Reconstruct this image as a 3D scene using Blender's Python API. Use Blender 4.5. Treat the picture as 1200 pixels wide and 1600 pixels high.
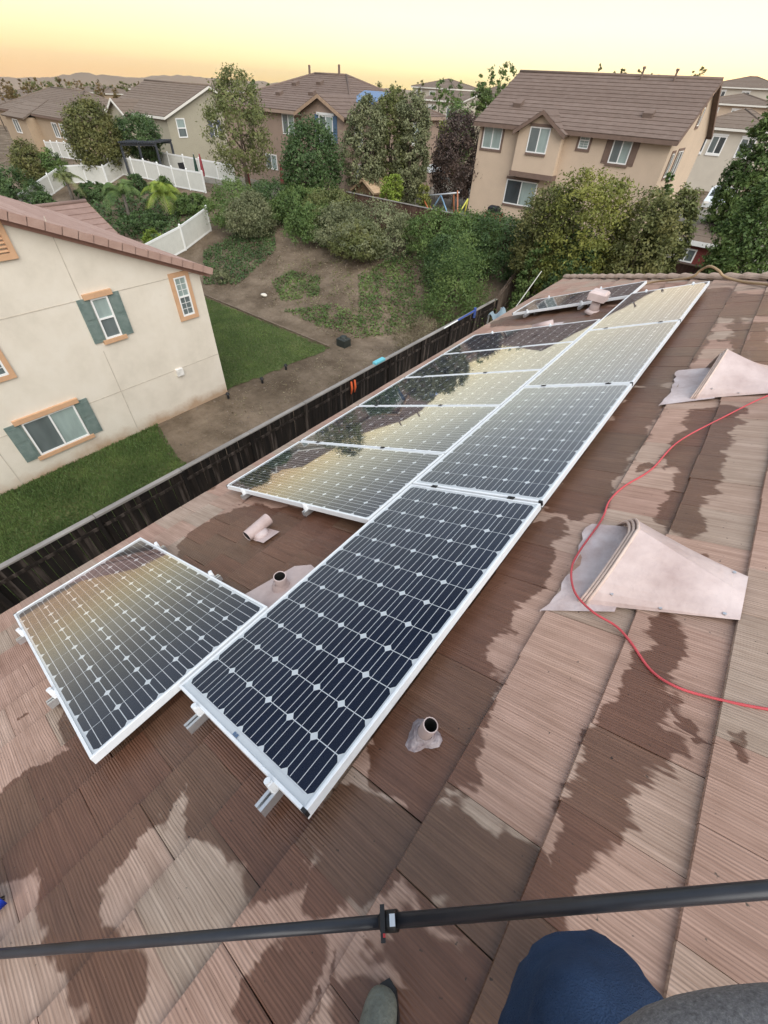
import bpy, math, random
import numpy as np
from mathutils import Matrix, Vector
for o in list(bpy.data.objects): bpy.data.objects.remove(o)
SC = bpy.context.scene
COL = SC.collection
R = math.radians
random.seed(7)
# ---------------------------------------------------------------- camera
# world: +Y runs along the eave away from the viewer, +X up the roof slope, z = 0 at eye height
FPX = 655.08
YAW, PIT, ROL, TH = R(35.481), R(45.349), R(3.689), R(22.429)
_f = np.array([-math.sin(YAW)*math.cos(PIT), math.cos(YAW)*math.cos(PIT), -math.sin(PIT)])
_r0 = np.array([math.cos(YAW), math.sin(YAW), 0.0]); _u0 = np.cross(_r0, _f)
_r = _r0*math.cos(ROL)+_u0*math.sin(ROL); _u = -_r0*math.sin(ROL)+_u0*math.cos(ROL)
cam = bpy.data.cameras.new('camera'); camo = bpy.data.objects.new('camera', cam); COL.objects.link(camo)
cam.sensor_fit = 'VERTICAL'; cam.sensor_height = 24.0; cam.sensor_width = 18.0
cam.lens = FPX/1600*24.0; cam.clip_start = 0.02; cam.clip_end = 20000
camo.matrix_world = Matrix(((_r[0],_u[0],-_f[0],0),(_r[1],_u[1],-_f[1],0),(_r[2],_u[2],-_f[2],0),(0,0,0,1)))
SC.camera = camo
# ---------------------------------------------------------------- sky
W = bpy.data.worlds.new('World'); SC.world = W; W.use_nodes = True
nt = W.node_tree; nt.nodes.clear()
def nd(nt, typ, **kw):
    n = nt.nodes.new(typ)
    for k, v in kw.items():
        if k.startswith('i_'):
            key = k[2:]; key = int(key) if key.isdigit() else key
            if hasattr(v, 'is_linked') or v.__class__.__name__.startswith('NodeSocket'): nt.links.new(v, n.inputs[key])
            else: n.inputs[key].default_value = v
        else: setattr(n, k, v)
    return n
def math_(nt, op, a, b=None, c=None, clamp=False):
    n = nt.nodes.new('ShaderNodeMath'); n.operation = op; n.use_clamp = clamp
    for i, v in enumerate((a, b, c)):
        if v is None: continue
        if isinstance(v, (int, float)): n.inputs[i].default_value = v
        else: nt.links.new(v, n.inputs[i])
    return n.outputs[0]
def vmath(nt, op, a, b=None, scale=None):
    n = nt.nodes.new('ShaderNodeVectorMath'); n.operation = op
    for i, v in enumerate((a, b)):
        if v is None: continue
        if isinstance(v, (tuple, list)): n.inputs[i].default_value = v
        else: nt.links.new(v, n.inputs[i])
    if scale is not None:
        if isinstance(scale, (int, float)): n.inputs['Scale'].default_value = scale
        else: nt.links.new(scale, n.inputs['Scale'])
    return n.outputs['Value'] if op in ('LENGTH','DOT_PRODUCT','DISTANCE') else n.outputs[0]
def ramp(nt, fac, stops, interp='LINEAR'):
    n = nt.nodes.new('ShaderNodeValToRGB'); cr = n.color_ramp; cr.interpolation = interp
    while len(cr.elements) < len(stops): cr.elements.new(0.5)
    for e, (p, c) in zip(cr.elements, stops): e.position = p; e.color = (*c, 1) if len(c) == 3 else c
    if fac is not None: nt.links.new(fac, n.inputs[0])
    return n.outputs[0]
def mixc(nt, fac, a, b, blend='MIX'):
    n = nt.nodes.new('ShaderNodeMix'); n.data_type = 'RGBA'; n.blend_type = blend
    for i, v in ((0, fac), (6, a), (7, b)):
        if isinstance(v, (int, float)): n.inputs[i].default_value = v
        elif isinstance(v, (tuple, list)): n.inputs[i].default_value = (*v, 1) if len(v) == 3 else v
        else: nt.links.new(v, n.inputs[i])
    return n.outputs[2]
SUN_EL, SUN_AZ = R(3), R(8)     # the sun has just gone down ahead and to the right (azimuth from +Y towards +X)
tc = nd(nt, 'ShaderNodeTexCoord')
sep = nd(nt, 'ShaderNodeSeparateXYZ', i_0=tc.outputs['Generated'])
z = math_(nt, 'MULTIPLY_ADD', sep.outputs[2], 0.5, 0.5)
flat = nd(nt, 'ShaderNodeCombineXYZ', i_0=sep.outputs[0], i_1=sep.outputs[1]).outputs[0]
fl = vmath(nt, 'NORMALIZE', flat)
dt = vmath(nt, 'DOT_PRODUCT', fl, (math.sin(SUN_AZ), math.cos(SUN_AZ), 0))
def zr(lst): return [(0.5+zz/2, c) for zz, c in lst]
skyA = ramp(nt, z, zr([(-.2,(.30,.23,.17)),(-.03,(.80,.63,.24)),(0.0,(.88,.74,.28)),(.022,(.90,.83,.48)),(.045,(.83,.82,.58)),(.075,(.72,.75,.64)),(.14,(.47,.52,.52)),(.22,(.36,.41,.46)),(.5,(.38,.45,.56)),(1,(.42,.50,.64))]))
skyB = ramp(nt, z, zr([(-.2,(.30,.21,.15)),(-.035,(.78,.46,.21)),(0.0,(.86,.55,.25)),(.022,(.90,.68,.36)),(.045,(.87,.75,.46)),(.075,(.76,.73,.56)),(.14,(.50,.51,.46)),(.22,(.37,.41,.44)),(.5,(.38,.45,.56)),(1,(.42,.50,.64))]))
skyC = ramp(nt, z, zr([(-.2,(.30,.25,.22)),(-.01,(.5,.42,.40)),(0.0,(.62,.52,.52)),(.06,(.72,.60,.58)),(.15,(.55,.51,.53)),(.3,(.42,.45,.51)),(.5,(.40,.46,.56)),(1,(.42,.50,.64))]))
fAB = nd(nt, 'ShaderNodeMapRange', i_0=dt, i_1=.98, i_2=.18, i_3=0.0, i_4=1.0, interpolation_type='SMOOTHSTEP').outputs[0]
fBC = nd(nt, 'ShaderNodeMapRange', i_0=dt, i_1=.1, i_2=-.9, i_3=0.0, i_4=1.0, interpolation_type='SMOOTHSTEP').outputs[0]
skm = mixc(nt, fBC, mixc(nt, fAB, skyA, skyB), skyC)
cln = nd(nt, 'ShaderNodeTexNoise', i_Vector=vmath(nt, 'MULTIPLY', tc.outputs['Generated'], (1,1,7)), i_Scale=3.0, i_Detail=4.0)
skm = mixc(nt, .06, skm, cln.outputs['Color'], 'SOFT_LIGHT')
nish = nd(nt, 'ShaderNodeTexSky'); nish.sky_type = 'NISHITA'; nish.sun_disc = False
nish.sun_elevation = SUN_EL; nish.sun_rotation = SUN_AZ; nish.air_density = 1.2; nish.dust_density = 2.0
skn = mixc(nt, 1.0, skm, vmath(nt, 'SCALE', nish.outputs[0], scale=0.05), 'ADD')
bg = nd(nt, 'ShaderNodeBackground', i_0=skn, i_1=1.0)
nt.links.new(bg.outputs[0], nd(nt, 'ShaderNodeOutputWorld').inputs[0])
# ---------------------------------------------------------------- broad soft fill lamp added behind right to brighten the facades
sl = bpy.data.lights.new('fill_sun', 'SUN'); sl.energy = 2.9; sl.angle = R(65); sl.color = (1.0, .94, .86)
so = bpy.data.objects.new('fill_sun', sl); COL.objects.link(so)
so.rotation_euler = Vector((-.62, .42, -.75)).to_track_quat('-Z', 'Y').to_euler()
SC.view_settings.view_transform = 'Standard'; SC.view_settings.look = 'None'
SC.view_settings.exposure = 0.5; SC.view_settings.gamma = 1.0; SC.view_settings.use_curve_mapping = False
SC.render.engine = 'CYCLES'
cy = SC.cycles; cy.use_denoising = True; cy.max_bounces = 6; cy.diffuse_bounces = 3; cy.glossy_bounces = 4
cy.transparent_max_bounces = 12; cy.volume_bounces = 0; cy.caustics_reflective = False; cy.caustics_refractive = False
cy.sample_clamp_indirect = 4.0; cy.use_adaptive_sampling = True; cy.adaptive_threshold = .02; cy.adaptive_min_samples = 24
# ---------------------------------------------------------------- helpers
def ray(px, py): return _f + _r*((px-600)/FPX) - _u*((py-800)/FPX)
def onx(px, py, X): d = ray(px, py); return d*(X/d[0])
def ony(px, py, Y): d = ray(px, py); return d*(Y/d[1])
def onz(px, py, Z): d = ray(px, py); return d*(Z/d[2])
ZR = -1.75
ES = np.array([math.cos(TH), 0, math.sin(TH)]); EY = np.array([0, 1.0, 0]); EN = np.array([-math.sin(TH), 0, math.cos(TH)])
RO = np.array([0, 0, ZR])
def RP(s, y, h=0.0): return RO + ES*s + EY*y + EN*h
def onroof(px, py): d = ray(px, py); t = ZR/(d[2]-math.tan(TH)*d[0]); p = d*t; return p[0]/math.cos(TH), p[1]
def tag(o, label=None, cat=None, group=None, kind=None):
    if label: o['label'] = label
    if cat: o['category'] = cat
    if group: o['group'] = group
    if kind: o['kind'] = kind
    return o
def wloc(o):
    v = Vector((0,0,0))
    while o: v += o.location; o = o.parent
    return v
def thing(name, label, cat, loc, group=None):
    o = bpy.data.objects.new(name, None); COL.objects.link(o); o.location = loc; o.empty_display_size = .2
    return tag(o, label, cat, group)
def link(name, me, parent=None, mat=None):
    o = bpy.data.objects.new(name, me); COL.objects.link(o)
    if parent: o.parent = parent
    if mat and not me.materials: me.materials.append(mat)
    return o
class MB:
    def __init__(s): s.v = []; s.f = []; s.m = []
    def face(s, pts, mi=0):
        b = len(s.v); s.v += [tuple(map(float, p)) for p in pts]; s.f.append(tuple(range(b, b+len(pts)))); s.m.append(mi)
    def mesh(s, vs, fs, mi=0):
        b = len(s.v); s.v += [tuple(map(float, p)) for p in vs]; s.f += [tuple(b+i for i in f) for f in fs]; s.m += [mi]*len(fs)
        return s
    def obox(s, O, a, b, c, mi=0):     # corner + three edge vectors
        O, a, b, c = map(np.asarray, (O, a, b, c))
        P = [O, O+a, O+a+b, O+b, O+c, O+a+c, O+a+b+c, O+b+c]
        F = [(0,3,2,1),(4,5,6,7),(0,1,5,4),(1,2,6,5),(2,3,7,6),(3,0,4,7)]
        if np.dot(np.cross(a, b), c) < 0: F = [f[::-1] for f in F]
        return s.mesh(P, F, mi)
    def box(s, x0, x1, y0, y1, z0, z1, mi=0): return s.obox((x0,y0,z0),(x1-x0,0,0),(0,y1-y0,0),(0,0,z1-z0), mi)
    def bbox(s, x0, x1, y0, y1, z0, z1, b=.004, mi=0):   # box whose top edges are bevelled
        A = [(x0,y0,z0),(x1,y0,z0),(x1,y1,z0),(x0,y1,z0),(x0,y0,z1-b),(x1,y0,z1-b),(x1,y1,z1-b),(x0,y1,z1-b),(x0+b,y0+b,z1),(x1-b,y0+b,z1),(x1-b,y1-b,z1),(x0+b,y1-b,z1)]
        return s.mesh(A, [(3,2,1,0),(8,9,10,11)]+[(i,(i+1)%4,4+(i+1)%4,4+i) for i in range(4)]+[(4+i,4+(i+1)%4,8+(i+1)%4,8+i) for i in range(4)], mi)
    def tube(s, pts, rad, n=8, caps=True, mi=0):
        pts = [np.array(p, float) for p in pts]; m = len(pts)
        rr = rad if isinstance(rad, (list, tuple)) else [rad]*m
        V = []; prev = None
        for i, p in enumerate(pts):
            t = pts[min(i+1, m-1)]-pts[max(i-1, 0)]; t = t/(np.linalg.norm(t)+1e-12)
            if prev is None:
                a = np.array([0,0,1.0]) if abs(t[2]) < .9 else np.array([1.0,0,0]); a = np.cross(t, a)
            else: a = prev-t*np.dot(prev, t)
            a = a/(np.linalg.norm(a)+1e-12); prev = a; b = np.cross(t, a)
            V += [p+(a*math.cos(2*math.pi*k/n)+b*math.sin(2*math.pi*k/n))*rr[i] for k in range(n)]
        F = [(i*n+k, i*n+(k+1)%n, (i+1)*n+(k+1)%n, (i+1)*n+k) for i in range(m-1) for k in range(n)]
        if caps: F += [tuple(range(n))[::-1], tuple(range((m-1)*n, m*n))]
        return s.mesh(V, F, mi)
    def build(s, name, mat, parent=None, smooth=False, local=False):
        me = bpy.data.meshes.new(name); v = np.array(s.v, float).reshape(-1, 3)
        if parent and not local: v = v-np.array(wloc(parent))
        me.from_pydata(v.tolist(), [], s.f)
        for m in (mat if isinstance(mat, (list, tuple)) else [mat]): me.materials.append(m)
        me.polygons.foreach_set('material_index', s.m)
        if smooth: me.polygons.foreach_set('use_smooth', [True]*len(s.f))
        me.update()
        o = link(name, me, parent); return o
def spline(pts, n=8):      # Catmull-Rom through points
    P = [np.array(p, float) for p in pts]; P = [2*P[0]-P[1]]+P+[2*P[-1]-P[-2]]; out = []
    for i in range(1, len(P)-2):
        for k in range(n):
            t = k/n; a, b, c, d = P[i-1], P[i], P[i+1], P[i+2]
            out.append(.5*((2*b)+(c-a)*t+(2*a-5*b+4*c-d)*t*t+(3*b-a-3*c+d)*t**3))
    return out+[P[-2]]
# ---------------------------------------------------------------- materials
MATS = {}
def newmat(name):
    m = bpy.data.materials.new(name); m.use_nodes = True; m.node_tree.nodes.clear(); MATS[name] = m
    t = m.node_tree; out = t.nodes.new('ShaderNodeOutputMaterial'); b = t.nodes.new('ShaderNodeBsdfPrincipled')
    t.links.new(b.outputs[0], out.inputs[0]); return m, t, b
def mat(name, col, rough=.7, var=.18, scale=6.0, bump=0.0, bscale=60.0, metal=0.0, spec=.4, stretch=(1,1,1), col2=None, detail=5.0):
    m, t, b = newmat(name)
    geo = t.nodes.new('ShaderNodeNewGeometry'); p = vmath(t, 'MULTIPLY', geo.outputs['Position'], stretch)
    n = nd(t, 'ShaderNodeTexNoise', i_Vector=p, i_Scale=scale, i_Detail=detail, i_Roughness=.6)
    lo = tuple(c*(1-var) for c in col); hi = tuple(min(1, c*(1+var)) for c in (col2 or col))
    if col2: lo = col; hi = col2
    t.links.new(ramp(t, n.outputs[0], [(.3, lo), (.7, hi)]), b.inputs['Base Color'])
    b.inputs['Roughness'].default_value = rough; b.inputs['Metallic'].default_value = metal; b.inputs['Specular IOR Level'].default_value = spec
    if bump:
        n2 = nd(t, 'ShaderNodeTexNoise', i_Vector=p, i_Scale=bscale, i_Detail=4.0)
        bn = nd(t, 'ShaderNodeBump', i_Strength=bump, i_Distance=.02, i_Height=n2.outputs[0]); t.links.new(bn.outputs[0], b.inputs['Normal'])
    return m
def leafmat(name, cols, trans=.25):
    m, t, b = newmat(name)
    geo = t.nodes.new('ShaderNodeNewGeometry')
    k = len(cols); c = ramp(t, geo.outputs['Random Per Island'], [(i/max(1, k-1), q) for i, q in enumerate(cols)])
    n = nd(t, 'ShaderNodeTexNoise', i_Vector=geo.outputs['Position'], i_Scale=.9, i_Detail=2.0)
    c = mixc(t, .62, c, ramp(t, n.outputs[0], [(.34, cols[0]), (.5, cols[len(cols)//2]), (.66, cols[-1])]))
    t.links.new(c, b.inputs['Base Color']); b.inputs['Roughness'].default_value = .55; b.inputs['Specular IOR Level'].default_value = .3
    tr = nd(t, 'ShaderNodeBsdfTranslucent'); t.links.new(c, tr.inputs[0])
    mx = nd(t, 'ShaderNodeMixShader', i_0=trans); t.links.new(b.outputs[0], mx.inputs[1]); t.links.new(tr.outputs[0], mx.inputs[2])
    t.links.new(mx.outputs[0], t.nodes['Material Output'].inputs[0]); return m
# ================================================================ OUR ROOF
WET = [(0.37,3.27,0.39,2.26,.10),(.49,1.47,.48,1.09,.08),(.48,1.09,.47,.80,.085),(.47,.8,.43,.55,.07),(.43,.55,.41,.30,.06),(-.06,7.06,.42,6.78,.5),(.2,6.35,.39,4.82,.05),(.38,6.02,.57,4.48,.09),(.37,3.7,.3,2.98,.16),
 (-.26,1.01,-.23,1.95,.15),(-.22,.44,-.17,.86,.16),(-.18,2.29,-.16,4.17,.17),(-.20,4.57,-.24,7.86,.26),(-.08,.64,-.11,.86,.13),(-.03,.51,-.06,.39,.11),(.04,.30,.31,.33,.135),(-.23,.15,-.06,.19,.1),(-.17,-.01,-.1,.12,.07),
 (-.98,.0,-.40,.01,.17),(-1.27,-.31,-1.17,.04,.21),(-1.45,-.58,-1.12,-.3,.27),(-1.0,-.54,-.47,-.6,.095),(-.09,-.23,-.08,-.16,.09),(.14,.05,.36,.09,.10),(.12,-.13,.32,0,.05),(.38,.3,.34,.16,.05),(-2.6,1.15,-1.4,1.3,.45),(-3.2,8.0,-1.46,7.4,.45),(-1.35,-.71,-1.3,-.62,.12),(-2.3,.3,-1.5,.2,.6)]  # one capsule beneath the lone panel paints its shadow along with the wet
wg = bpy.data.node_groups.new('wetness', 'ShaderNodeTree')
wg.interface.new_socket('p', in_out='INPUT', socket_type='NodeSocketVector'); wg.interface.new_socket('wet', in_out='OUTPUT', socket_type='NodeSocketFloat')
gi = wg.nodes.new('NodeGroupInput'); go = wg.nodes.new('NodeGroupOutput')
pin = gi.outputs[0]
n1 = nd(wg, 'ShaderNodeTexNoise', i_Vector=pin, i_Scale=3.6, i_Detail=3.0, i_Roughness=.55)
n2 = nd(wg, 'ShaderNodeTexNoise', i_Vector=vmath(wg, 'MULTIPLY', pin, (2.2, 55, 1)), i_Scale=1.0, i_Detail=3.0)
n3 = nd(wg, 'ShaderNodeTexNoise', i_Vector=vmath(wg, 'MULTIPLY', pin, (9, 20, 1)), i_Scale=1.0, i_Detail=4.0)
off = vmath(wg, 'SCALE', vmath(wg, 'SUBTRACT', n1.outputs['Color'], (.5,.5,.5)), scale=.34)
off2 = vmath(wg, 'MULTIPLY', vmath(wg, 'SUBTRACT', n2.outputs['Color'], (.5,.5,.5)), (.085, 0, 0))
P2 = vmath(wg, 'MULTIPLY', vmath(wg, 'ADD', vmath(wg, 'ADD', pin, off), off2), (1,1,0))
dmin = None
for (a, b, c, d, r) in WET:
    ba = (c-a, d-b, 0); L2 = ba[0]**2+ba[1]**2+1e-6
    pa = vmath(wg, 'SUBTRACT', P2, (a, b, 0))
    h = math_(wg, 'MULTIPLY', vmath(wg, 'DOT_PRODUCT', pa, ba), 1/L2, clamp=True)
    k = nd(wg, 'ShaderNodeVectorMath', operation='SCALE'); k.inputs[0].default_value = ba; wg.links.new(h, k.inputs['Scale'])
    ds = math_(wg, 'SUBTRACT', vmath(wg, 'LENGTH', vmath(wg, 'SUBTRACT', pa, k.outputs[0])), r)
    dmin = ds if dmin is None else math_(wg, 'MINIMUM', dmin, ds)
dd = math_(wg, 'ADD', dmin, math_(wg, 'MULTIPLY', math_(wg, 'SUBTRACT', n3.outputs[0], .48), .07))
# a few splashes lying off the main pools
sp = nd(wg, 'ShaderNodeTexNoise', i_Vector=vmath(wg, 'MULTIPLY', P2, (2.2, 2.8, 1)), i_Scale=1.0, i_Detail=4.0, i_Roughness=.55)
spl = math_(wg, 'MULTIPLY', math_(wg, 'SUBTRACT', .66, sp.outputs[0]), 1.2)
dd = math_(wg, 'MINIMUM', dd, spl)
wout = nd(wg, 'ShaderNodeMapRange', i_0=dd, i_1=.012, i_2=-.011, i_3=0.0, i_4=1.0, interpolation_type='SMOOTHSTEP').outputs[0]
wg.links.new(wout, go.inputs[0])
def roofpos(t):
    g = t.nodes.new('ShaderNodeNewGeometry'); sp = nd(t, 'ShaderNodeSeparateXYZ', i_0=g.outputs['Position'])
    return nd(t, 'ShaderNodeCombineXYZ', i_0=math_(t, 'DIVIDE', sp.outputs[0], math.cos(TH)), i_1=sp.outputs[1]).outputs[0], g
def tilemat(name, island):
    m, t, b = newmat(name); p, g = roofpos(t)
    rnd = g.outputs['Random Per Island'] if island else nd(t, 'ShaderNodeObjectInfo').outputs['Random']
    base = ramp(t, rnd, [(0,(.362,.240,.190)),(.25,(.394,.268,.211)),(.45,(.346,.276,.220)),(.62,(.402,.290,.230)),(.8,(.342,.219,.172)),(1,(.360,.290,.234))])
    st = nd(t, 'ShaderNodeTexNoise', i_Vector=vmath(t, 'MULTIPLY', p, (2.5, 120, 1)), i_Scale=1.0, i_Detail=3.0, i_Roughness=.7)
    st2 = nd(t, 'ShaderNodeTexNoise', i_Vector=vmath(t, 'MULTIPLY', p, (1.2, 22, 1)), i_Scale=1.0, i_Detail=2.0)
    blot = nd(t, 'ShaderNodeTexNoise', i_Vector=p, i_Scale=3.5, i_Detail=6.0, i_Roughness=.65)
    c = mixc(t, .75, base, ramp(t, st.outputs[0], [(.30,(.36,.33,.31)),(.5,(.50,.50,.50)),(.72,(.66,.655,.65))]), 'OVERLAY')
    c = mixc(t, .5, c, ramp(t, st2.outputs[0], [(.3,(.38,.35,.33)),(.7,(.62,.62,.62))]), 'OVERLAY')
    c = mixc(t, .6, c, ramp(t, blot.outputs[0], [(.3,(.40,.38,.36)),(.7,(.60,.60,.61))]), 'OVERLAY')
    jig = nd(t, 'ShaderNodeTexNoise', i_Vector=p, i_Scale=6.0, i_Detail=2.0)
    ry = math_(t, 'ADD', nd(t, 'ShaderNodeSeparateXYZ', i_0=p).outputs[1], math_(t, 'MULTIPLY', jig.outputs[0], .012))
    rib = math_(t, 'MULTIPLY_ADD', math_(t, 'SINE', math_(t, 'MULTIPLY', ry, 2*math.pi/.0105)), .5, .5)     # combed ribs
    c = mixc(t, math_(t, 'MULTIPLY', st2.outputs[0], .42), c, ramp(t, rib, [(0,(.36,.34,.33)),(.5,(.5,.5,.5)),(1,(.60,.60,.60))]), 'OVERLAY')
    # grit and lichen specks
    vo = nd(t, 'ShaderNodeTexNoise', i_Vector=p, i_Scale=46.0, i_Detail=2.0)
    c = mixc(t, nd(t, 'ShaderNodeMapRange', i_0=vo.outputs[0], i_1=.71, i_2=.76).outputs[0], c, (.10,.08,.065))
    w = nd(t, 'ShaderNodeGroup', node_tree=wg, i_0=p).outputs[0]
    wc = mixc(t, 1.0, c, (.36,.265,.215), 'MULTIPLY')
    t.links.new(mixc(t, w, c, wc), b.inputs['Base Color'])
    t.links.new(math_(t, 'MULTIPLY_ADD', w, -.54, .88), b.inputs['Roughness']); t.links.new(math_(t, 'MULTIPLY_ADD', w, .2, .2), b.inputs['Specular IOR Level'])
    wv = nd(t, 'ShaderNodeTexNoise', i_Vector=vmath(t, 'MULTIPLY', p, (1.5, 170, 1)), i_Scale=1.0, i_Detail=2.0)
    hgt = math_(t, 'MULTIPLY_ADD', math_(t, 'MULTIPLY', rib, st2.outputs[0]), .9, wv.outputs[0])
    bn = nd(t, 'ShaderNodeBump', i_Strength=.6, i_Distance=.005, i_Height=hgt); t.links.new(bn.outputs[0], b.inputs['Normal'])
    return m
M_TILE = tilemat('roof_tile_concrete', False); M_TILE_F = tilemat('roof_tile_concrete_field', True)
M_DECK = mat('roof_underlay', (.03,.027,.025), .9)
M_STUC = mat('stucco_own', (.50,.42,.34), .9, .06, 3, .3, 90)
M_FASC = mat('fascia_wood', (.22,.15,.11), .7, .15, 5)
own = thing('house', 'brown tile roofed house that carries the solar panels', 'house', (0, 4, -9.7))
EX0, EX1, EYA, EYB = -3.4, 5.6, -7.0, 11.95      # eave x, ridge x, near gable end, far hip eave
def zroof(x): return ZR+math.tan(TH)*x
wl = MB(); wl.box(-2.85, 13.6, EYA+.5, EYB-.55, -9.7, zroof(-2.85)-.12); wl.build('wall', M_STUC, own)
hy = EYB-(EX1-EX0)                                # hip meets the ridge
rf = MB(); dz = -.035
A = [(EX0,EYA),(EX1,EYA),(EX1,hy),(EX0,EYB)]
rf.face([(x,y,zroof(x)+dz) for x, y in A]); rf.face([(x,y,zroof(x)+dz-.10) for x, y in A][::-1])
XR = 2*EX1-EX0
rf.face([(EX0,EYB,zroof(EX0)+dz),(EX1,hy,zroof(EX1)+dz),(XR,EYB,zroof(EX0)+dz)])
rf.face([(EX1,EYA,zroof(EX1)+dz),(XR,EYA,zroof(EX0)+dz),(XR,EYB,zroof(EX0)+dz),(EX1,hy,zroof(EX1)+dz)])
roof = rf.build('roof', M_DECK, own)
fa = MB(); fa.box(EX0+.05, EX0+.09, EYA, EYB-.02, zroof(EX0)-.24, zroof(EX0)-.06); fa.build('fascia', M_FASC, own)
# tiles: 0.30 wide, 0.34 exposed, half bond
TW, TE, S0 = .30, .34, .02
def tile_geo():
    hw = TW/2-.0009; L = .395; V = []; F = []
    for (x, zt) in ((0,.022),(.005,.031),(.05,.0285),(L,.006)):
        V += [(x,-hw,zt-.0012),(x,-hw+.004,zt),(x,hw-.004,zt),(x,hw,zt-.0012)]
    V += [(0,-hw,.004),(0,hw,.004),(L,-hw,-.010),(L,hw,-.010)]
    for i in range(3):
        for k in range(3): F.append((i*4+k, (i+1)*4+k, (i+1)*4+k+1, i*4+k+1))
    F += [(16,0,1,2,3,17)[::-1]][::-1]
    F += [(16,18,12,8,4,0), (17,3,7,11,15,19), (18,19,15,14,13,12)]
    return V, F
TV, TF = tile_geo(); TVn = np.array(TV)
tme = bpy.data.meshes.new('roof_tile'); tme.from_pydata(TV, [], TF); tme.materials.append(M_TILE)
RM = Matrix(((ES[0],0,EN[0],0),(0,1,0,0),(ES[2],0,EN[2],0),(0,0,0,1)))
tl = []
for i in range(-11, 17):
    s = S0+i*TE
    for j in range(-26, 45):
        y = .62+j*TW+(TW/2 if i % 2 == 0 else 0)+.15
        x = s*math.cos(TH)
        if x < EX0-.09 or y < EYA+.1: continue
        if y > EYB-(x-EX0)-.05: continue
        tl.append((s, y))
def pxof(P):
    d = np.dot(P, _f)
    if d < .05: return None
    return 600+FPX*np.dot(P, _r)/d, 800-FPX*np.dot(P, _u)/d, d
def covered(s, y):
    if -1.2 < s < -.55 and .25 < y < 7.8: return True
    if -3.2 < s+.15 < -1.45 and (-.2 < y < .55 or 1.7 < y < 6.4 or 8.1 < y < 8.8): return True
    return False
sc_ = []
for (s, y) in tl:
    P = RP(s+.17, y); q = pxof(P); vis = q and -120 < q[0] < 1320 and -50 < q[1] < 1720
    sc_.append((np.linalg.norm(P)+(0 if vis else 100)+(30 if covered(s+.17, y) else 0), s, y))
sc_.sort()
rl = random.Random(3)
field = MB()
for k, (_, s, y) in enumerate(sc_):
    jit = Matrix.Translation((rl.uniform(-.005,.005), rl.uniform(-.0008,.0008), rl.uniform(-.001,.002))) @ Matrix.Rotation(rl.uniform(-.004,.004), 4, 'Z')
    M4 = Matrix.Translation(tuple(RP(s, y))) @ RM @ jit
    if k < 300:
        o = link('roof_tile', tme, roof); o.matrix_local = Matrix.Translation(-wloc(roof)) @ M4
    else:
        A = np.array(M4); field.mesh(TVn @ A[:3,:3].T + A[:3,3], TF)
fo = field.build('roof_tile_field', M_TILE_F, roof); fo['kind'] = 'stuff'
# hip cap tiles: half barrels stepping up the hip
M_CAP = mat('hip_tile', (.36,.265,.205), .85, .2, 7, .4, 120)
hv, hf = [], []
for a, (x, rr, zz) in enumerate(((0,.115,.03),(.42,.092,-.005))):
    for k in range(9):
        an = math.pi*k/8; hv.append((x, rr*math.cos(an), rr*.62*math.sin(an)+zz))
hf = [(k, 9+k, 9+k+1, k+1) for k in range(8)]+[tuple(range(9))]
hme = bpy.data.meshes.new('hip_tile'); hme.from_pydata(hv, [], hf); hme.materials.append(M_CAP)
hd = Vector((1,-1,math.tan(TH))).normalized(); hs = Vector((0,0,1)).cross(hd).normalized(); hn = hd.cross(hs)
for k in range(30):
    P = Vector((EX0,EYB,zroof(EX0)))+hd*(.30*k+.02)
    M4 = Matrix(((hd.x,hs.x,hn.x,P.x),(hd.y,hs.y,hn.y,P.y),(hd.z,hs.z,hn.z,P.z),(0,0,0,1))) @ Matrix.Rotation(rl.uniform(-.02,.02),4,'X')
    o = link('hip_tile', hme, roof); o.matrix_local = Matrix.Translation(-wloc(roof)) @ M4
# ================================================================ SOLAR PANELS
M_FRAME = mat('anodised_aluminium', (.80,.83,.85), .42, .05, 20, metal=.15, spec=.5)
M_FSIDE = M_FRAME
M_BACK = mat('white_backsheet', (.86,.90,.91), .55, .03, 9)
M_RIB = mat('silver_ribbon', (.80,.82,.84), .4, .04, 30)
M_BLK = mat('black_plastic', (.015,.015,.016), .5, .1)
m, t, b = newmat('silicon_cell')
oi = nd(t, 'ShaderNodeObjectInfo')
t.links.new(ramp(t, oi.outputs['Random'], [(0,(.005,.011,.032)),(1,(.008,.016,.042))]), b.inputs['Base Color'])
b.inputs['Roughness'].default_value = .45; b.inputs['Specular IOR Level'].default_value = .08; M_CELL = m
m = bpy.data.materials.new('panel_glass'); m.use_nodes = True; t = m.node_tree; t.nodes.clear(); M_GLASS = m
g = t.nodes.new('ShaderNodeNewGeometry')
dn = nd(t, 'ShaderNodeTexNoise', i_Vector=g.outputs['Position'], i_Scale=7.0, i_Detail=5.0)
fr = nd(t, 'ShaderNodeFresnel', i_IOR=1.50)
gl = nd(t, 'ShaderNodeBsdfGlossy', i_0=(1,1,1,1)); t.links.new(nd(t, 'ShaderNodeMapRange', i_0=dn.outputs[0], i_1=.3, i_2=.75, i_3=.012, i_4=.035).outputs[0], gl.inputs['Roughness'])
bw = nd(t, 'ShaderNodeTexNoise', i_Vector=g.outputs['Position'], i_Scale=1.6, i_Detail=1.0)
bp = nd(t, 'ShaderNodeBump', i_Strength=.02, i_Distance=.02, i_Height=bw.outputs[0]); t.links.new(bp.outputs[0], gl.inputs['Normal'])
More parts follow.
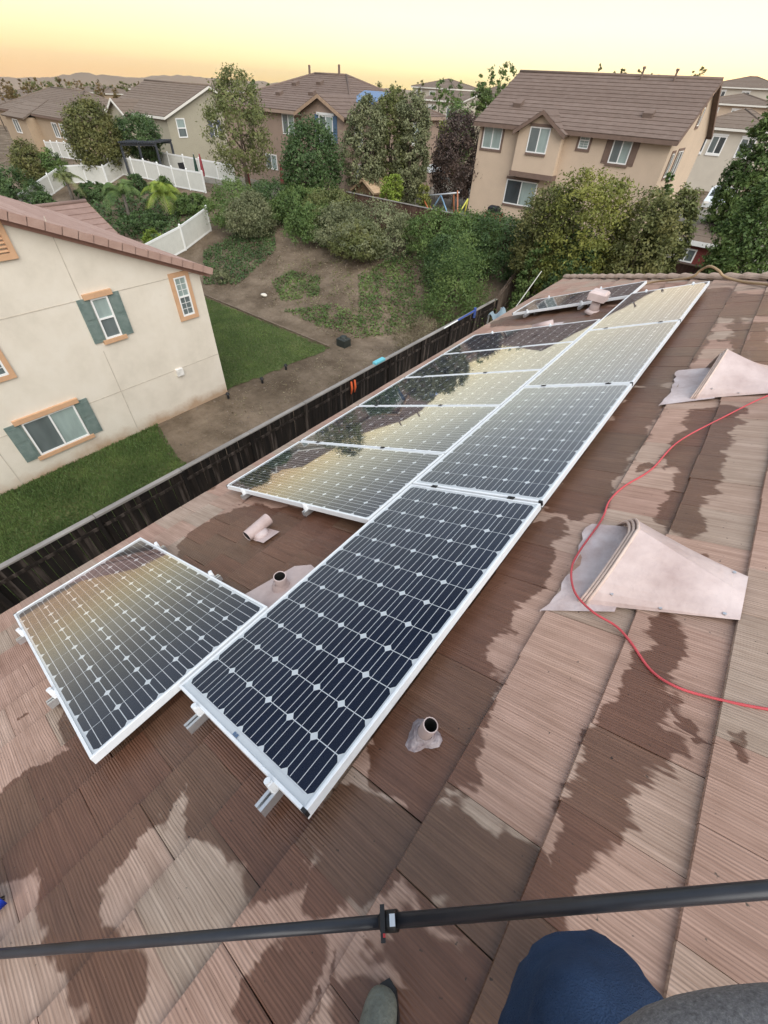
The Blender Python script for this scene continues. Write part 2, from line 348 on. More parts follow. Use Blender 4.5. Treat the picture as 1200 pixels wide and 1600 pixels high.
mx = nd(t, 'ShaderNodeMixShader', i_0=math_(t, 'MINIMUM', math_(t, 'MAXIMUM', math_(t, 'MULTIPLY', math_(t, 'SUBTRACT', fr.outputs[0], .044), 3.7), .018), .50)); t.links.new(nd(t, 'ShaderNodeBsdfTransparent').outputs[0], mx.inputs[1]); t.links.new(gl.outputs[0], mx.inputs[2])
t.links.new(mx.outputs[0], nd(t, 'ShaderNodeOutputMaterial').inputs[0])
PL, PW, PT, FW_ = 1.96, .99, .042, .013
fm = MB()
def ring(z, i): return [(i,i,z),(PL-i,i,z),(PL-i,PW-i,z),(i,PW-i,z)]
rings = [ring(-PT,0), ring(-.0015,0), ring(0,.0015), ring(0,FW_), ring(-.007,FW_+.001), ring(-.007,FW_-.003), ring(-PT,.006)]
V = [p for r_ in rings for p in r_]; F = []
for i in range(len(rings)-1):
    for k in range(4): F.append((i*4+k, i*4+(k+1)%4, (i+1)*4+(k+1)%4, (i+1)*4+k))
fm.mesh(V, F)
fme = bpy.data.meshes.new('frame'); fme.from_pydata(fm.v, [], fm.f); fme.materials.append(M_FRAME)
def plane_me(name, x0, x1, y0, y1, z0, z1, m):
    k = MB(); k.box(x0, x1, y0, y1, z0, z1); me = bpy.data.meshes.new(name); me.from_pydata(k.v, [], k.f); me.materials.append(m); return me
bme = plane_me('backsheet', FW_-.002, PL-FW_+.002, FW_-.002, PW-FW_+.002, -.012, -.0068, M_BACK)
gme = bpy.data.meshes.new('glass'); e = FW_-.001; gme.from_pydata([(e,e,-.0025),(PL-e,e,-.0025),(PL-e,PW-e,-.0025),(e,PW-e,-.0025)], [], [(0,1,2,3)]); gme.materials.append(M_GLASS)
CP = .1575; CX0 = (PL-12*CP)/2+.010; CY0 = (PW-6*CP)/2
ch = .0175; hc = CP/2-.0021
oc = [(-hc+ch,-hc),(hc-ch,-hc),(hc,-hc+ch),(hc,hc-ch),(hc-ch,hc),(-hc+ch,hc),(-hc,hc-ch),(-hc,-hc+ch)]
cme = bpy.data.meshes.new('cell'); cme.from_pydata([(x,y,.0010) for x, y in oc]+[(x,y,0) for x, y in oc], [], [tuple(range(8))]+[(i,8+i,8+(i+1)%8,(i+1)%8) for i in range(8)]); cme.materials.append(M_CELL)
rb = MB()
for j in range(6):
    for q in (-.045, 0, .045):
        yy = CY0+CP*(j+.5)+q; rb.box(CX0+.004, CX0+12*CP-.004, yy-.0015, yy+.0015, -.0056, -.0052)
for xx in (CX0-.006, CX0+12*CP+.002): rb.box(xx, xx+.004, CY0+.03, CY0+6*CP-.03, -.0066, -.0058)
rme = bpy.data.meshes.new('busbars'); rme.from_pydata(rb.v, [], rb.f); rme.materials.append(M_RIB)
kme = plane_me('corner_key', -.001, .012, -.001, .022, -.03, .0006, M_BLK)
def panel(label, s, y, across, h=.15, group='solar panels on the roof'):
    o = bpy.data.objects.new('solar_panel', None); COL.objects.link(o); tag(o, label, 'solar panel', group)
    P = RP(s, y, h)
    ax, ay = (ES, EY) if across else (EY, -ES)
    o.matrix_world = Matrix(((ax[0],ay[0],EN[0],P[0]),(ax[1],ay[1],EN[1],P[1]),(ax[2],ay[2],EN[2],P[2]),(0,0,0,1)))
    link('frame', fme, o); bs = link('backsheet', bme, o); link('glass', gme, o)
    for i in range(12):
        for j in range(6):
            c = link('cell', cme, bs); c.location = (CX0+CP*(i+.5), CY0+CP*(j+.5), -.0068)
    link('busbars', rme, bs)
    k = link('corner_key', kme, o); k.location = (0, 0, 0)
    return o
SR0, YR0 = -1.266, .093
pn = panel('large solar panel in the foreground reaching lowest in the picture, upper row', SR0+PW, YR0, False)
st = MB(); st.box(.0155, .030, .47, .484, -.0024, -.0019); st.box(.0155, .030, .487, .502, -.0024, -.0019); st.build('rating_label', mat('label_blue', (.10,.16,.26), .4), pn, local=True)
panel('dark solar panel of the upper row directly behind the foreground panel', SR0+PW, YR0+1.98, False)
panel('pale reflecting solar panel third from the viewer in the upper row', SR0+PW, YR0+3.96, False)
panel('farthest solar panel of the upper row, close to the hip tiles', SR0+PW, YR0+5.94, False)
SL0 = SR0-.02-PL
panel('lone solar panel at lower left mirroring an orange sunset', SL0, -.325, True)
LT = ['solar panel of the lower row nearest the viewer, behind the two pipe vents','second solar panel from the viewer in the lower row of five','middle solar panel of the lower row of five','fourth solar panel from the viewer in the lower row of five','last solar panel of the lower row of five, before the gap']
for i in range(5): panel(LT[i], SL0, 1.56+i*1.003, True)
panel('separate solar panel by the hip tiles beyond the gap in the lower row', SL0+.03, 7.93, True, .14)
# mounting rails with clamps and feet
M_RAIL = mat('mill_aluminium', (.62,.63,.64), .3, .08, 20, metal=.8)
def rail(label, s, ya, yb, ends, mids, group='rails under the panels'):
    o = thing('mounting_rail', label, 'rail', tuple(RP(s, ya, .08)), group)
    r_ = MB()
    for (a, b_, c, d) in ((-.02,.02,0,.014),(-.02,-.012,.014,.034),(.012,.02,.014,.034),(-.02,-.006,.034,.040),(.006,.02,.034,.040)):
        r_.obox(RP(s+a, ya, .065+c), ES*(b_-a), EY*(yb-ya), EN*(d-c))
    r_.build('rail_bar', M_RAIL, o)
    y = ya+.35
    while y < yb:
        f = MB(); f.obox(RP(s+.022, y, 0.01), ES*.006, EY*.05, EN*.09); f.obox(RP(s+.022, y, .028), ES*.06, EY*.05, EN*.006); f.build('foot', M_RAIL, o); y += 1.2
    for (y, dr) in ends:
        f = MB(); f.obox(RP(s-.016, y, .105), ES*.032, EY*.02*dr, EN*.052); f.tube([RP(s, y+dr*.012, .100), RP(s, y+dr*.012, .168)], .013, 10); f.build('end_clamp', M_FRAME, o)
    for y in mids:
        f = MB(); f.obox(RP(s-.022, y-.014, .151), ES*.044, EY*.028, EN*.004); f.tube([RP(s, y, .154), RP(s, y, .160)], .007, 8); f.build('mid_clamp', M_BLK, o)
YE = YR0+5.94+PL
for s, nm in ((-1.06,'long aluminium rail under the left side of the upper panel row'),(-.47,'long aluminium rail under the right side of the upper panel row')):
    rail(nm, s, .005, YE+.06, [(YR0,-1),(YE,1)], [YR0+1.97, YR0+3.95, YR0+5.93])
for s, w_ in ((-2.92,'lower'),(-1.98,'upper')):
    rail('short aluminium rail under the lone lower left panel, its %s one' % w_, s, -.385, .72, [(-.325,-1),(.665,1)], [])
    rail('aluminium rail under the five panel lower row, its %s one' % w_, s, 1.515, 6.66, [(1.56,-1),(6.565,1)], [1.56+1.003*i-.006 for i in range(1,5)])
    rail('short aluminium rail under the far separate panel, its %s one' % w_, s, 7.78, 8.98, [(7.93,-1),(8.92,1)], [])
# ================================================================ ROOF VENTS
M_PINK = mat('painted_vent_metal', (.35,.255,.235), .5, .12, 2.6, .35, 16, spec=.4, col2=(.64,.53,.50), detail=7.0)
M_LEAD = mat('weathered_flashing', (.43,.33,.31), .6, .3, 7, .3, 40, col2=(.62,.54,.53))
M_HOLE = mat('vent_dark', (.01,.009,.008), .9)  # near-black paints in the shade down inside the vent bores
def dormer_vent(label, y0, yw, s0, sl, hh, f0, tail):
    o = thing('dormer_vent', label, 'roof vent', tuple(RP(s0, y0+yw/2)), 'hooded roof vents')
    fl = MB(); N = 14; rr = random.Random(int(y0*10))
    edge = []
    for k in range(N+1):
        u = k/N; edge.append(RP(f0+rr.uniform(-.014,.014)+.02*math.sin(u*5), y0-.12+u*(yw+.08), .034+.006*math.sin(u*9)))
    back = [RP(s0+.12, y0+.0+(k/N)*(yw-.0), .040) for k in range(N+1)]
    for k in range(N): fl.face([edge[k], back[k], back[k+1], edge[k+1]]); fl.face([edge[k+1], edge[k+1]-EN*.012, edge[k]-EN*.012, edge[k]])
    fl.build('flashing', M_LEAD, o, True)
    hd_ = MB(); K = 14; M_ = 10
    def sec(a):      # a 0 mouth .. 1 tail
        yc = (y0+yw/2)*(1-a)+a*(tail[0]+tail[1])/2; hw = (yw/2)*(1-a)+a*(tail[1]-tail[0])/2; h = hh*(1-a)+.012*a
        out = []
        for k in range(K+1):
            an = math.pi*k/K; cx = math.cos(an); sx = math.sin(an)
            tri = 1-abs(cx); q = .50*tri+.50*sx
            out.append(RP(s0+sl*a+(.13*q*(1-a)), yc-hw*cx, .036+h*q))
        return out
    S_ = [sec(k/M_) for k in range(M_+1)]
    for i in range(M_):
        for k in range(K): hd_.face([S_[i][k], S_[i][k+1], S_[i+1][k+1], S_[i+1][k]][::-1])
    hd_.build('hood', M_PINK, o, True)
    for (a_, k_) in ((.12,2),(.12,K-2),(.9,2),(.9,K-3),(.5,1)):
        f_ = sec(a_)[k_]; sc = MB(); sc.tube([f_, f_+EN*.006], .007, 7); sc.build('screw', M_RAIL, o)
    lp = MB()       # rolled lip of several folds round the mouth
    for q, (o1, h1) in enumerate(((-.004,.0),(-.022,-.016),(-.040,-.032))):
        m_ = sec(0); pts = [p+ES*o1+EN*h1*(.3+.7*math.sin(math.pi*k/K)) for k, p in enumerate(m_)]
        lp.tube(pts, .0075, 6)
    lp.build('lip', mat('vent_lip', (.60,.47,.40), .55, .1, 20), o, True)
    dk = MB(); m_ = sec(0); c = RP(s0+.10, y0+yw/2, .036)
    for k in range(K): dk.face([c+(m_[k]-c)*.88+ES*.03, c+(m_[k+1]-c)*.88+ES*.03, c+ES*.03])
    dk.build('screen', M_HOLE, o)
    return o
dormer_vent('large pinkish hooded roof vent with the red cable lying across it', 1.47, .66, .17, .54, .235, .01, (1.62,1.90))
dormer_vent('farther pinkish hooded roof vent at the right edge above the red cable', 3.95, .74, .20, .50, .26, -.02, (4.06,4.62))
def pipe(label, s, y, h, r, lean=(0,0,0)):
    B = RP(s, y, .02); o = thing('pipe_vent', label, 'pipe vent', tuple(B))
    T = B+np.array([0,0,h])+np.array(lean); V = MB(); n = 16
    ax = (T-B)/np.linalg.norm(T-B); V.tube([B-ax*.03, T], r, n, False)
    a_ = np.cross(ax, (1,0,0)); a_ /= np.linalg.norm(a_); b_ = np.cross(ax, a_)
    for k in range(n):
        q0, q1 = 2*math.pi*k/n, 2*math.pi*(k+1)/n; d0 = a_*math.cos(q0)+b_*math.sin(q0); d1 = a_*math.cos(q1)+b_*math.sin(q1)
        V.face([T+d0*r, T+d1*r, T+d1*r*.86, T+d0*r*.86])
    V.build('pipe', M_PINK, o, True)
    d = MB(); d.tube([T-ax*.004, T-ax*(h*.8)], r*.86, n); d.f = d.f[:-2]+d.f[-1:]; d.m = [0]*len(d.f); d.build('bore', M_HOLE, o, True); return o, B, ax
o, B, ax = pipe('short open vent pipe in a blob of sealant right of the foreground panel', -.15, .56, .135, .029, (.015,.01,0))
bl = MB(); rr = random.Random(5); K = 18
rg = [[], [], [], []]
for k in range(K):
    a_ = 2*math.pi*k/K; w_ = 1+.22*math.sin(a_*3+1)+rr.uniform(-.1,.1)
    for q, (rad, hh_) in enumerate(((.068,.0),(.054,.018),(.040,.040),(.030,.060))):
        c0 = B+ax*(hh_*.9)*(1 if q else .3); g_ = (w_ if q < 2 else 1); lift = ES*math.cos(a_)*rad*g_+EY*math.sin(a_)*rad*g_
        rg[q].append(c0+(lift if q < 2 else np.array([math.cos(a_)*rad, math.sin(a_)*rad, 0])*1.02))
for q in range(3):
    for k in range(K): bl.face([rg[q][k], rg[q][(k+1)%K], rg[q+1][(k+1)%K], rg[q+1][k]])
bl.build('sealant', mat('grey_mastic', (.22,.17,.18), .6, .5, 26, .8, 50, col2=(.48,.42,.42)), o, True)
o, B, ax = pipe('open vent pipe standing on a square pink flashing between the panels', -1.50, .88, .13, .040)
fl = MB(); q = [(-1.70,.70),(-1.58,1.06),(-1.47,1.12),(-1.22,1.06),(-1.22,.70),(-1.40,.66)]
fl.face([RP(a_, b_, .036) for a_, b_ in q])
for k in range(len(q)):
    a_, b_ = q[k], q[(k+1)%len(q)]; fl.face([RP(*a_, .018), RP(*b_, .018), RP(*b_, .036), RP(*a_, .036)])
fl.tube([RP(-1.5,.88,.036), RP(-1.5,.88,.036)+np.array([0,0,.05])], [.062,.043], 14, False); fl.build('flashing', M_PINK, o)
# cowl vent: a short barrel lying on a round collar
o = thing('cowl_vent', 'pink barrel shaped vent cowl on a collar between fence and lower row', 'roof vent', tuple(RP(-2.24, 1.27)))
A_ = RP(-2.25, 1.12, .080); B_ = RP(-2.25, 1.35, .096); V = MB(); V.tube([A_, B_], [.044,.050], 18, False); V.build('barrel', M_PINK, o, True)
V = MB(); V.tube([A_+(B_-A_)*.02, A_+(B_-A_)*.98], [.039,.045], 18); V.build('bore', M_HOLE, o, True)
V = MB(); V.tube([RP(-2.22,1.22,.015), RP(-2.22,1.22,.07)], [.075,.055], 16); V.build('collar', M_LEAD, o, True)
V = MB(); V.face([RP(-2.33,1.14,.034), RP(-2.09,1.15,.034), RP(-2.08,1.31,.034), RP(-2.32,1.30,.034)]); V.build('flashing', M_PINK, o)
# box topped vent near the far panel
o = thing('box_vent', 'small pink box topped vent in front of the far separate panel', 'roof vent', tuple(RP(-1.72, 7.62)))
b0 = RP(-1.72, 7.62, .02); V = MB(); V.tube([b0, b0+np.array([0,0,.20])], [.085,.06], 14); V.tube([b0+np.array([0,0,.0]), b0+np.array([0,0,.05])], [.13,.09], 14); V.build('stack', M_PINK, o, True)
V = MB(); V.bbox(b0[0]-.13, b0[0]+.13, b0[1]-.12, b0[1]+.12, b0[2]+.20, b0[2]+.33, .03); V.build('cap', M_PINK, o)
o = thing('low_vent', 'small low rounded vent between the lower row and the far panel', 'roof vent', tuple(RP(-2.25, 7.05)))
V = MB(); V.tube([RP(-2.42,6.95,.05), RP(-2.12,7.06,.06)], [.055,.06], 14); V.build('barrel', M_PINK, o, True)
V = MB(); V.face([RP(-2.5,6.85,.034), RP(-2.0,6.85,.034), RP(-2.0,7.2,.034), RP(-2.5,7.2,.034)]); V.build('flashing', M_LEAD, o)
# red cable, beige hose
def cable(name, label, cat, pts, r, m):
    V = MB(); V.tube(spline(pts, 10), r, 8); o = V.build(name, m, None, True); tag(o, label, cat); return o
cp = [(1290,585,.03),(1200,618,.05),(1130,652,.03),(1060,690,.035),(1018,733,.03),(975,760,.035),(952,783,.03),(940,812,.04),(905,862,.06),(893,890,.062),(898,925,.066),(925,955,.06),(962,978,.036),(985,1003,.035),(1015,1045,.03),(1050,1070,.036),(1100,1087,.03),(1200,1108,.034),(1330,1120,.03)]
pts = []
for (a_, b_, h_) in cp:
    d = ray(a_, b_); s_, y_ = None, None
    tt = (ZR+h_/math.cos(TH))/(d[2]-math.tan(TH)*d[0]); pts.append(d*tt)
cable('red_cable', 'red cable snaking over the tiles on the right', 'cable', pts, .0052, mat('red_rubber', (.52,.075,.085), .55, .15))
hp = [(985,452,.05),(1004,445,.05),(1025,440,.06),(1055,437,.08),(1081,433,.12),(1095,422,.20),(1109,416,.26),(1123,423,.20),(1132,432,.12),(1160,440,.05),(1215,446,.05)]
pts = []
for (a_, b_, h_) in hp:
    d = ray(a_, b_); tt = (ZR+h_/math.cos(TH))/(d[2]-math.tan(TH)*d[0]); pts.append(d*tt)
cable('garden_hose', 'beige hose arching over the hip tiles', 'hose', pts, .017, mat('hose_beige', (.36,.25,.14), .6, .1))
# ================================================================ TERRAIN
def sst(a, b, v): t = np.clip((v-a)/(b-a), 0, 1); return t*t*(3-2*t)
def toe(x): return np.interp(x, [-16, -10], [15.5, 22.0])
def ground_z(x, y):
    x = np.asarray(x, float); y = np.asarray(y, float)
    tx = toe(x); k = np.clip((y-tx)/(27.4-tx), 0, 1)
    zz = -9.7+2.6*(k*.85+.15*k*k*(3-2*k))
    zz = zz+.10*np.sin(x*.7+y*.4)*np.clip((y-tx)/3, 0, 1)*np.clip((28-y)/3, 0, 1)
    zz = zz-5.5*sst(50, 140, -x)
    d = np.hypot(x, y); zz = zz-26*sst(160, 900, d)*sst(-.3, .5, -x/np.maximum(d, 1))-60*sst(900, 3000, d)
    return zz
def axis(lo, hi, fine, n1, n2):
    a = list(np.arange(fine[0], fine[1], fine[2])); l = []; s = fine[2]; v = fine[0]
    while v > lo: s *= 1.22; v -= s; l.append(v)
    r_ = []; s = fine[2]; v = fine[1]
    while v < hi: r_.append(v); s *= 1.22; v += s
    return np.array(l[::-1]+a+r_+[hi])
gx = axis(-4400, 4400, (-60, 8, .8), 0, 0); gy = axis(-300, 4400, (-4, 32, .8), 0, 0)
GX, GY = np.meshgrid(gx, gy, indexing='ij'); GZ = ground_z(GX, GY)
nx, ny = GX.shape; V = np.stack([GX, GY, GZ], -1).reshape(-1, 3)
F = [(i*ny+j, (i+1)*ny+j, (i+1)*ny+j+1, i*ny+j+1) for i in range(nx-1) for j in range(ny-1)]
me = bpy.data.meshes.new('ground'); me.from_pydata(V.tolist(), [], F); me.polygons.foreach_set('use_smooth', [True]*len(F))
m, t, b = newmat('dry_earth'); g = t.nodes.new('ShaderNodeNewGeometry')
a1 = nd(t, 'ShaderNodeTexNoise', i_Vector=g.outputs['Position'], i_Scale=.45, i_Detail=6.0, i_Roughness=.65)
a2 = nd(t, 'ShaderNodeTexNoise', i_Vector=g.outputs['Position'], i_Scale=5.0, i_Detail=6.0, i_Roughness=.7)
c = ramp(t, a1.outputs[0], [(.30,(.070,.050,.033)),(.46,(.125,.095,.066)),(.60,(.185,.143,.103)),(.75,(.26,.205,.15))])
c = mixc(t, .6, c, ramp(t, a2.outputs[0], [(.3,(.36,.34,.32)),(.7,(.62,.62,.62))]), 'OVERLAY')
t.links.new(c, b.inputs['Base Color']); b.inputs['Roughness'].default_value = .95; b.inputs['Specular IOR Level'].default_value = .15
t.links.new(nd(t, 'ShaderNodeBump', i_Strength=.7, i_Distance=.08, i_Height=a2.outputs[0]).outputs[0], b.inputs['Normal'])
tag(link('ground', me, None, m), kind='structure')
m, t, b = newmat('lawn_turf'); g = t.nodes.new('ShaderNodeNewGeometry')
a1 = nd(t, 'ShaderNodeTexNoise', i_Vector=g.outputs['Position'], i_Scale=.8, i_Detail=5.0)
a2 = nd(t, 'ShaderNodeTexNoise', i_Vector=vmath(t, 'MULTIPLY', g.outputs['Position'], (14, 22, 14)), i_Scale=1.0, i_Detail=5.0, i_Roughness=.75)
c = ramp(t, a1.outputs[0], [(.3,(.052,.072,.024)),(.55,(.082,.102,.036)),(.75,(.12,.13,.052))])
c = mixc(t, .7, c, ramp(t, a2.outputs[0], [(.3,(.34,.34,.34)),(.7,(.64,.64,.62))]), 'OVERLAY')
t.links.new(c, b.inputs['Base Color']); b.inputs['Roughness'].default_value = .9; b.inputs['Specular IOR Level'].default_value = .15
t.links.new(nd(t, 'ShaderNodeBump', i_Strength=.9, i_Distance=.05, i_Height=a2.outputs[0]).outputs[0], b.inputs['Normal']); M_LAWN = m
def patch(name, outline, m, dz=.02, step=.7, wob=.12, seed=1):
    # polygon sheet draped on the ground, ragged edge
    rr = random.Random(seed); P = []
    for k in range(len(outline)):
        a_ = np.array(outline[k]); b_ = np.array(outline[(k+1)%len(outline)]); n = max(1, int(np.linalg.norm(b_-a_)/.35))
        for q in range(n): P.append(a_+(b_-a_)*q/n+np.array([rr.uniform(-wob, wob), rr.uniform(-wob, wob)]))
    import mathutils.geometry as mg
    xs = [p[0] for p in P]; ys = [p[1] for p in P]
    inn = [(x, y) for x in np.arange(min(xs), max(xs), step) for y in np.arange(min(ys), max(ys), step)]
    n = len(P); r_ = mg.delaunay_2d_cdt([Vector((float(p[0]), float(p[1]))) for p in P]+[Vector((float(x), float(y))) for x, y in inn], [(i, (i+1)%n) for i in range(n)], [list(range(n))], 1, 1e-4)
    vs, _, fs = r_[0], r_[1], r_[2]
    vv = [(v.x, v.y, float(ground_z(v.x, v.y))+dz) for v in vs]
    me = bpy.data.meshes.new(name); me.from_pydata(vv, [], [tuple(f) for f in fs]); me.polygons.foreach_set('use_smooth', [True]*len(fs))
    return link(name, me, None, m), vv, fs
lawnA, lv, lf = patch('lawn', [(-31.5,15.1),(-15.2,15.3),(-15.0,14.6),(-15.5,9.2),(-16.2,9.2),(-31.5,9.0)], M_LAWN, seed=2); tag(lawnA, kind='structure')
lawnB, lv2, lf2 = patch('lawn', [(-15.35,-10),(-9.9,-10),(-9.9,4.0),(-10.6,4.7),(-11.6,5.0),(-12.9,5.0),(-15.3,5.7)], M_LAWN, seed=3); tag(lawnB, kind='structure')
pth = MB(); pth.box(-9.6, -2.8, -12, 30, -9.69, -9.66); tag(pth.build('path', mat('concrete_path', (.30,.29,.27), .85, .12, 3)), kind='structure')
tag(link('terrace', None) if False else patch('terrace', [(-70,29),(20,29),(20,60),(-70,60)], mat('yard_ground', (.13,.115,.085), .95, .3, .6, col2=(.22,.20,.17)), .015, 4, .3, 5)[0], kind='structure')
# mountains on the horizon
def mountain(name, D, pts, m, depth):
    V = []; n = 0
    az = [p[0] for p in pts]; top = [p[1] for p in pts]
    A_ = np.linspace(az[0], az[-1], 90); rr = np.random.RandomState(int(D)); T_ = np.interp(A_, az, top)+rr.normal(0, D*.0006, 90)
    V = []
    for a_, tz in zip(A_, T_):
        x, y = math.sin(R(a_)), math.cos(R(a_))
        for (q, zz) in ((1.0,-140),(1.02,-140+(tz+140)*.55),(1.06,tz),(1.2,-140)): V.append((x*D*q*depth[0], y*D*q*depth[0], zz))
    F = [(i*4+k, (i+1)*4+k, (i+1)*4+k+1, i*4+k+1) for i in range(89) for k in range(3)]
    me = bpy.data.meshes.new(name); me.from_pydata(V, [], F); me.polygons.foreach_set('use_smooth', [True]*len(F))
    return tag(link(name, me, None, m), kind='structure')
def ztop(px, py, D): d = ray(px, py); return float(d[2]/math.hypot(d[0], d[1])*D)
def azof(px, py): d = ray(px, py); return math.degrees(math.atan2(d[0], d[1]))
M_MTN = mat('far_hills', (.20,.15,.11), .95, .2, .002)
for D, prof in ((2500, [(-150,122),(-60,118),(0,121),(40,124),(70,122),(100,117),(130,112),(150,115),(180,120),(230,123),(280,118),(310,121),(350,127),(420,131),(520,140),(700,150)]),
                (3500, [(-150,116),(0,120),(60,121),(120,122),(180,118),(215,122),(260,117),(300,119),(350,124),(450,130),(600,138),(760,150)])):
    mountain('mountains', D, [(azof(a_, b_), ztop(a_, b_, D*1.06)) for a_, b_ in prof], M_MTN, (1.0,))
# ================================================================ FENCES
def boardmat(name, c0, c1, c2, scale=(6,6,.7)):
    m, t, b = newmat(name); g = t.nodes.new('ShaderNodeNewGeometry'); oi = nd(t, 'ShaderNodeObjectInfo')
    pv = vmath(t, 'ADD', vmath(t, 'MULTIPLY', g.outputs['Position'], scale), vmath(t, 'SCALE', nd(t, 'ShaderNodeCombineXYZ', i_0=oi.outputs['Random'], i_1=oi.outputs['Random'], i_2=oi.outputs['Random']).outputs[0], scale=37.0))
    n = nd(t, 'ShaderNodeTexNoise', i_Vector=pv, i_Scale=1.0, i_Detail=5.0, i_Roughness=.6)
    f_ = math_(t, 'MULTIPLY_ADD', oi.outputs['Random'], .22, math_(t, 'SUBTRACT', n.outputs[0], .11))
    t.links.new(ramp(t, f_, [(.40, c0), (.58, c1), (.74, c2)]), b.inputs['Base Color']); b.inputs['Roughness'].default_value = .85; b.inputs['Specular IOR Level'].default_value = .2
    return m
M_BOARD = boardmat('fence_board_dark', (.010,.008,.007), (.020,.015,.012), (.085,.068,.058), (5,5,.55))
M_BOARDW = boardmat('fence_board_weathered', (.10,.075,.06), (.15,.115,.09), (.21,.17,.14))
M_BOARDR = boardmat('fence_board_red_brown', (.055,.030,.022), (.085,.048,.036), (.12,.075,.056))
M_CAPR = mat('fence_cap_grey', (.26,.24,.22), .8, .25, 4, stretch=(1,.3,1))
fn = thing('wooden_fence', 'long dark wooden board fence with a grey cap rail below the eave', 'fence', (-9.7, 9, -9.7))
FZ = -7.66
bm_ = MB(); bm_.obox((-.011,-.068,0), (.022,0,0), (0,.136,0), (0,0,1.94)); bme_ = bpy.data.meshes.new('fence_board'); bme_.from_pydata(bm_.v, [], bm_.f); bme_.materials.append(M_BOARD)
y = -8.0; rr = random.Random(11)
while y < 22.55:
    o = link('fence_board', bme_, fn); o.location = (-9.7+rr.uniform(-.007,.007)+9.7, y-9, -9.68+9.7+rr.uniform(-.02,.012)); o.rotation_euler = (rr.uniform(-.006,.006), 0, rr.uniform(-.03,.03)); y += .1435
c_ = MB()
for k in range(13):
    ya = -8+k*2.36; c_.bbox(-9.77, -9.63, ya+.004, ya+2.352, FZ-.05+rr.uniform(-.008,.008), FZ+rr.uniform(-.006,.006), .006)
c_.build('cap_rail', M_CAPR, fn)
for k in range(14):
    ya = -8+k*2.36; c_ = MB(); c_.box(-9.685, -9.60, ya-.045, ya+.045, -9.7, FZ-.06); c_.build('post', M_BOARD, fn)
for zz in (-9.35, -8.05):
    c_ = MB(); c_.box(-9.684, -9.645, -8, 22.6, zz-.04, zz+.045); c_.build('rail', M_BOARD, fn)
fb = thing('wooden_fence', 'weathered brown fence section climbing the bank at the corner', 'fence', (-9.7, 25, -8.4))
bmw = bpy.data.meshes.new('fence_board'); bmw.from_pydata(bm_.v, [], bm_.f); bmw.materials.append(M_BOARDW)
y = 22.65
while y < 27.4:
    o = link('fence_board', bmw, fb); zz = float(ground_z(-9.7, y)); o.location = (rr.uniform(-.008,.008), y-25, zz-.05+8.4+rr.uniform(-.03,.03)); o.rotation_euler = (0, 0, rr.uniform(-.04,.04)); y += .1435
c_ = MB()
for k in range(2):
    ya, yb = 22.65+k*2.4, 25.05+k*2.4; za, zb_ = float(ground_z(-9.7, ya)), float(ground_z(-9.7, yb))
    for q in (.4, 1.6): c_.obox((-9.68,ya,za+q), (.04,0,0), (0,yb-ya,zb_-za), (0,0,.085))
c_.build('rail', M_BOARDW, fb)
def board_fence(label, x0, x1, y, zt, m, capm):
    o = thing('wooden_fence', label, 'fence', ((x0+x1)/2, y, zt-1.85)); b_ = MB(); x = x0; r2 = random.Random(int(x0*7))
    while x < x1: b_.box(x, x+.138, y-.011+r2.uniform(-.006,.006), y+.011, zt-2.1, zt-.03+r2.uniform(-.015,.01)); x += .144
    pb = b_.build('boards', m, o); pb['kind'] = 'stuff'
    b_ = MB(); b_.box(x0, x1, y-.06, y+.06, zt-.03, zt+.012); b_.build('cap_rail', capm, o)
    x = x0
    while x < x1+.1: b_ = MB(); b_.box(x-.05, x+.05, y+.012, y+.1, zt-2.1, zt-.032); b_.build('post', m, o); x += 2.4
    return o
board_fence('brown board fence on top of the bank behind the hedge shrubs', -24.6, -9.75, 27.5, -5.30, M_BOARDR, M_CAPR)
board_fence('reddish brown fence beyond the hip tiles at the right', -9.65, -1.2, 27.5, -5.42, M_BOARDR, M_FASC)
board_fence('reddish brown fence at the right edge, nearer than the red shed', -1.15, 6.0, 26.2, -5.30, M_BOARDR, M_FASC)
M_VIN = mat('white_vinyl', (.60,.60,.55), .5, .05, 3); M_VIN2 = mat('white_vinyl_post', (.78,.79,.77), .45, .04, 3)
def vinyl(label, pts, h=1.45, step=2.0):
    o = thing('vinyl_fence', label, 'fence', (pts[0][0], pts[0][1], float(ground_z(*pts[0]))))
    for a_, b_ in zip(pts[:-1], pts[1:]):
        a_ = np.array(a_, float); b_ = np.array(b_, float); n = max(1, round(np.linalg.norm(b_-a_)/step)); d = (b_-a_)/np.linalg.norm(b_-a_); nn = np.array([-d[1], d[0], 0])
        for k in range(n):
            p, q = a_+(b_-a_)*k/n, a_+(b_-a_)*(k+1)/n; P = np.array([*p, float(ground_z(*p))]); Q = np.array([*q, float(ground_z(*q))])
            v_ = MB(); v_.obox(P-nn*.018+(0,0,.06), Q-P, nn*.036, (0,0,h-.12)); v_.build('infill_panel', M_VIN, o)
            v_ = MB()
            for z0_, z1_ in ((.02,.14),(h-.12,h)): v_.obox(P-nn*.03+(0,0,z0_), Q-P, nn*.06, (0,0,z1_-z0_))
            v_.build('rail', M_VIN2, o)
            v_ = MB(); D3 = np.array([*d, 0]); v_.obox(P-nn*.055-D3*.055-(0,0,.1), nn*.11, D3*.11, (0,0,h+.16)); C_ = P+np.array([0,0,h+.06])
            v_.mesh([C_-nn*.07-D3*.07, C_+nn*.07-D3*.07, C_+nn*.07+D3*.07, C_-nn*.07+D3*.07, C_+np.array([0,0,.10])], [(0,1,4),(1,2,4),(2,3,4),(3,0,4),(3,2,1,0)]); v_.build('post', M_VIN2, o)
    return o
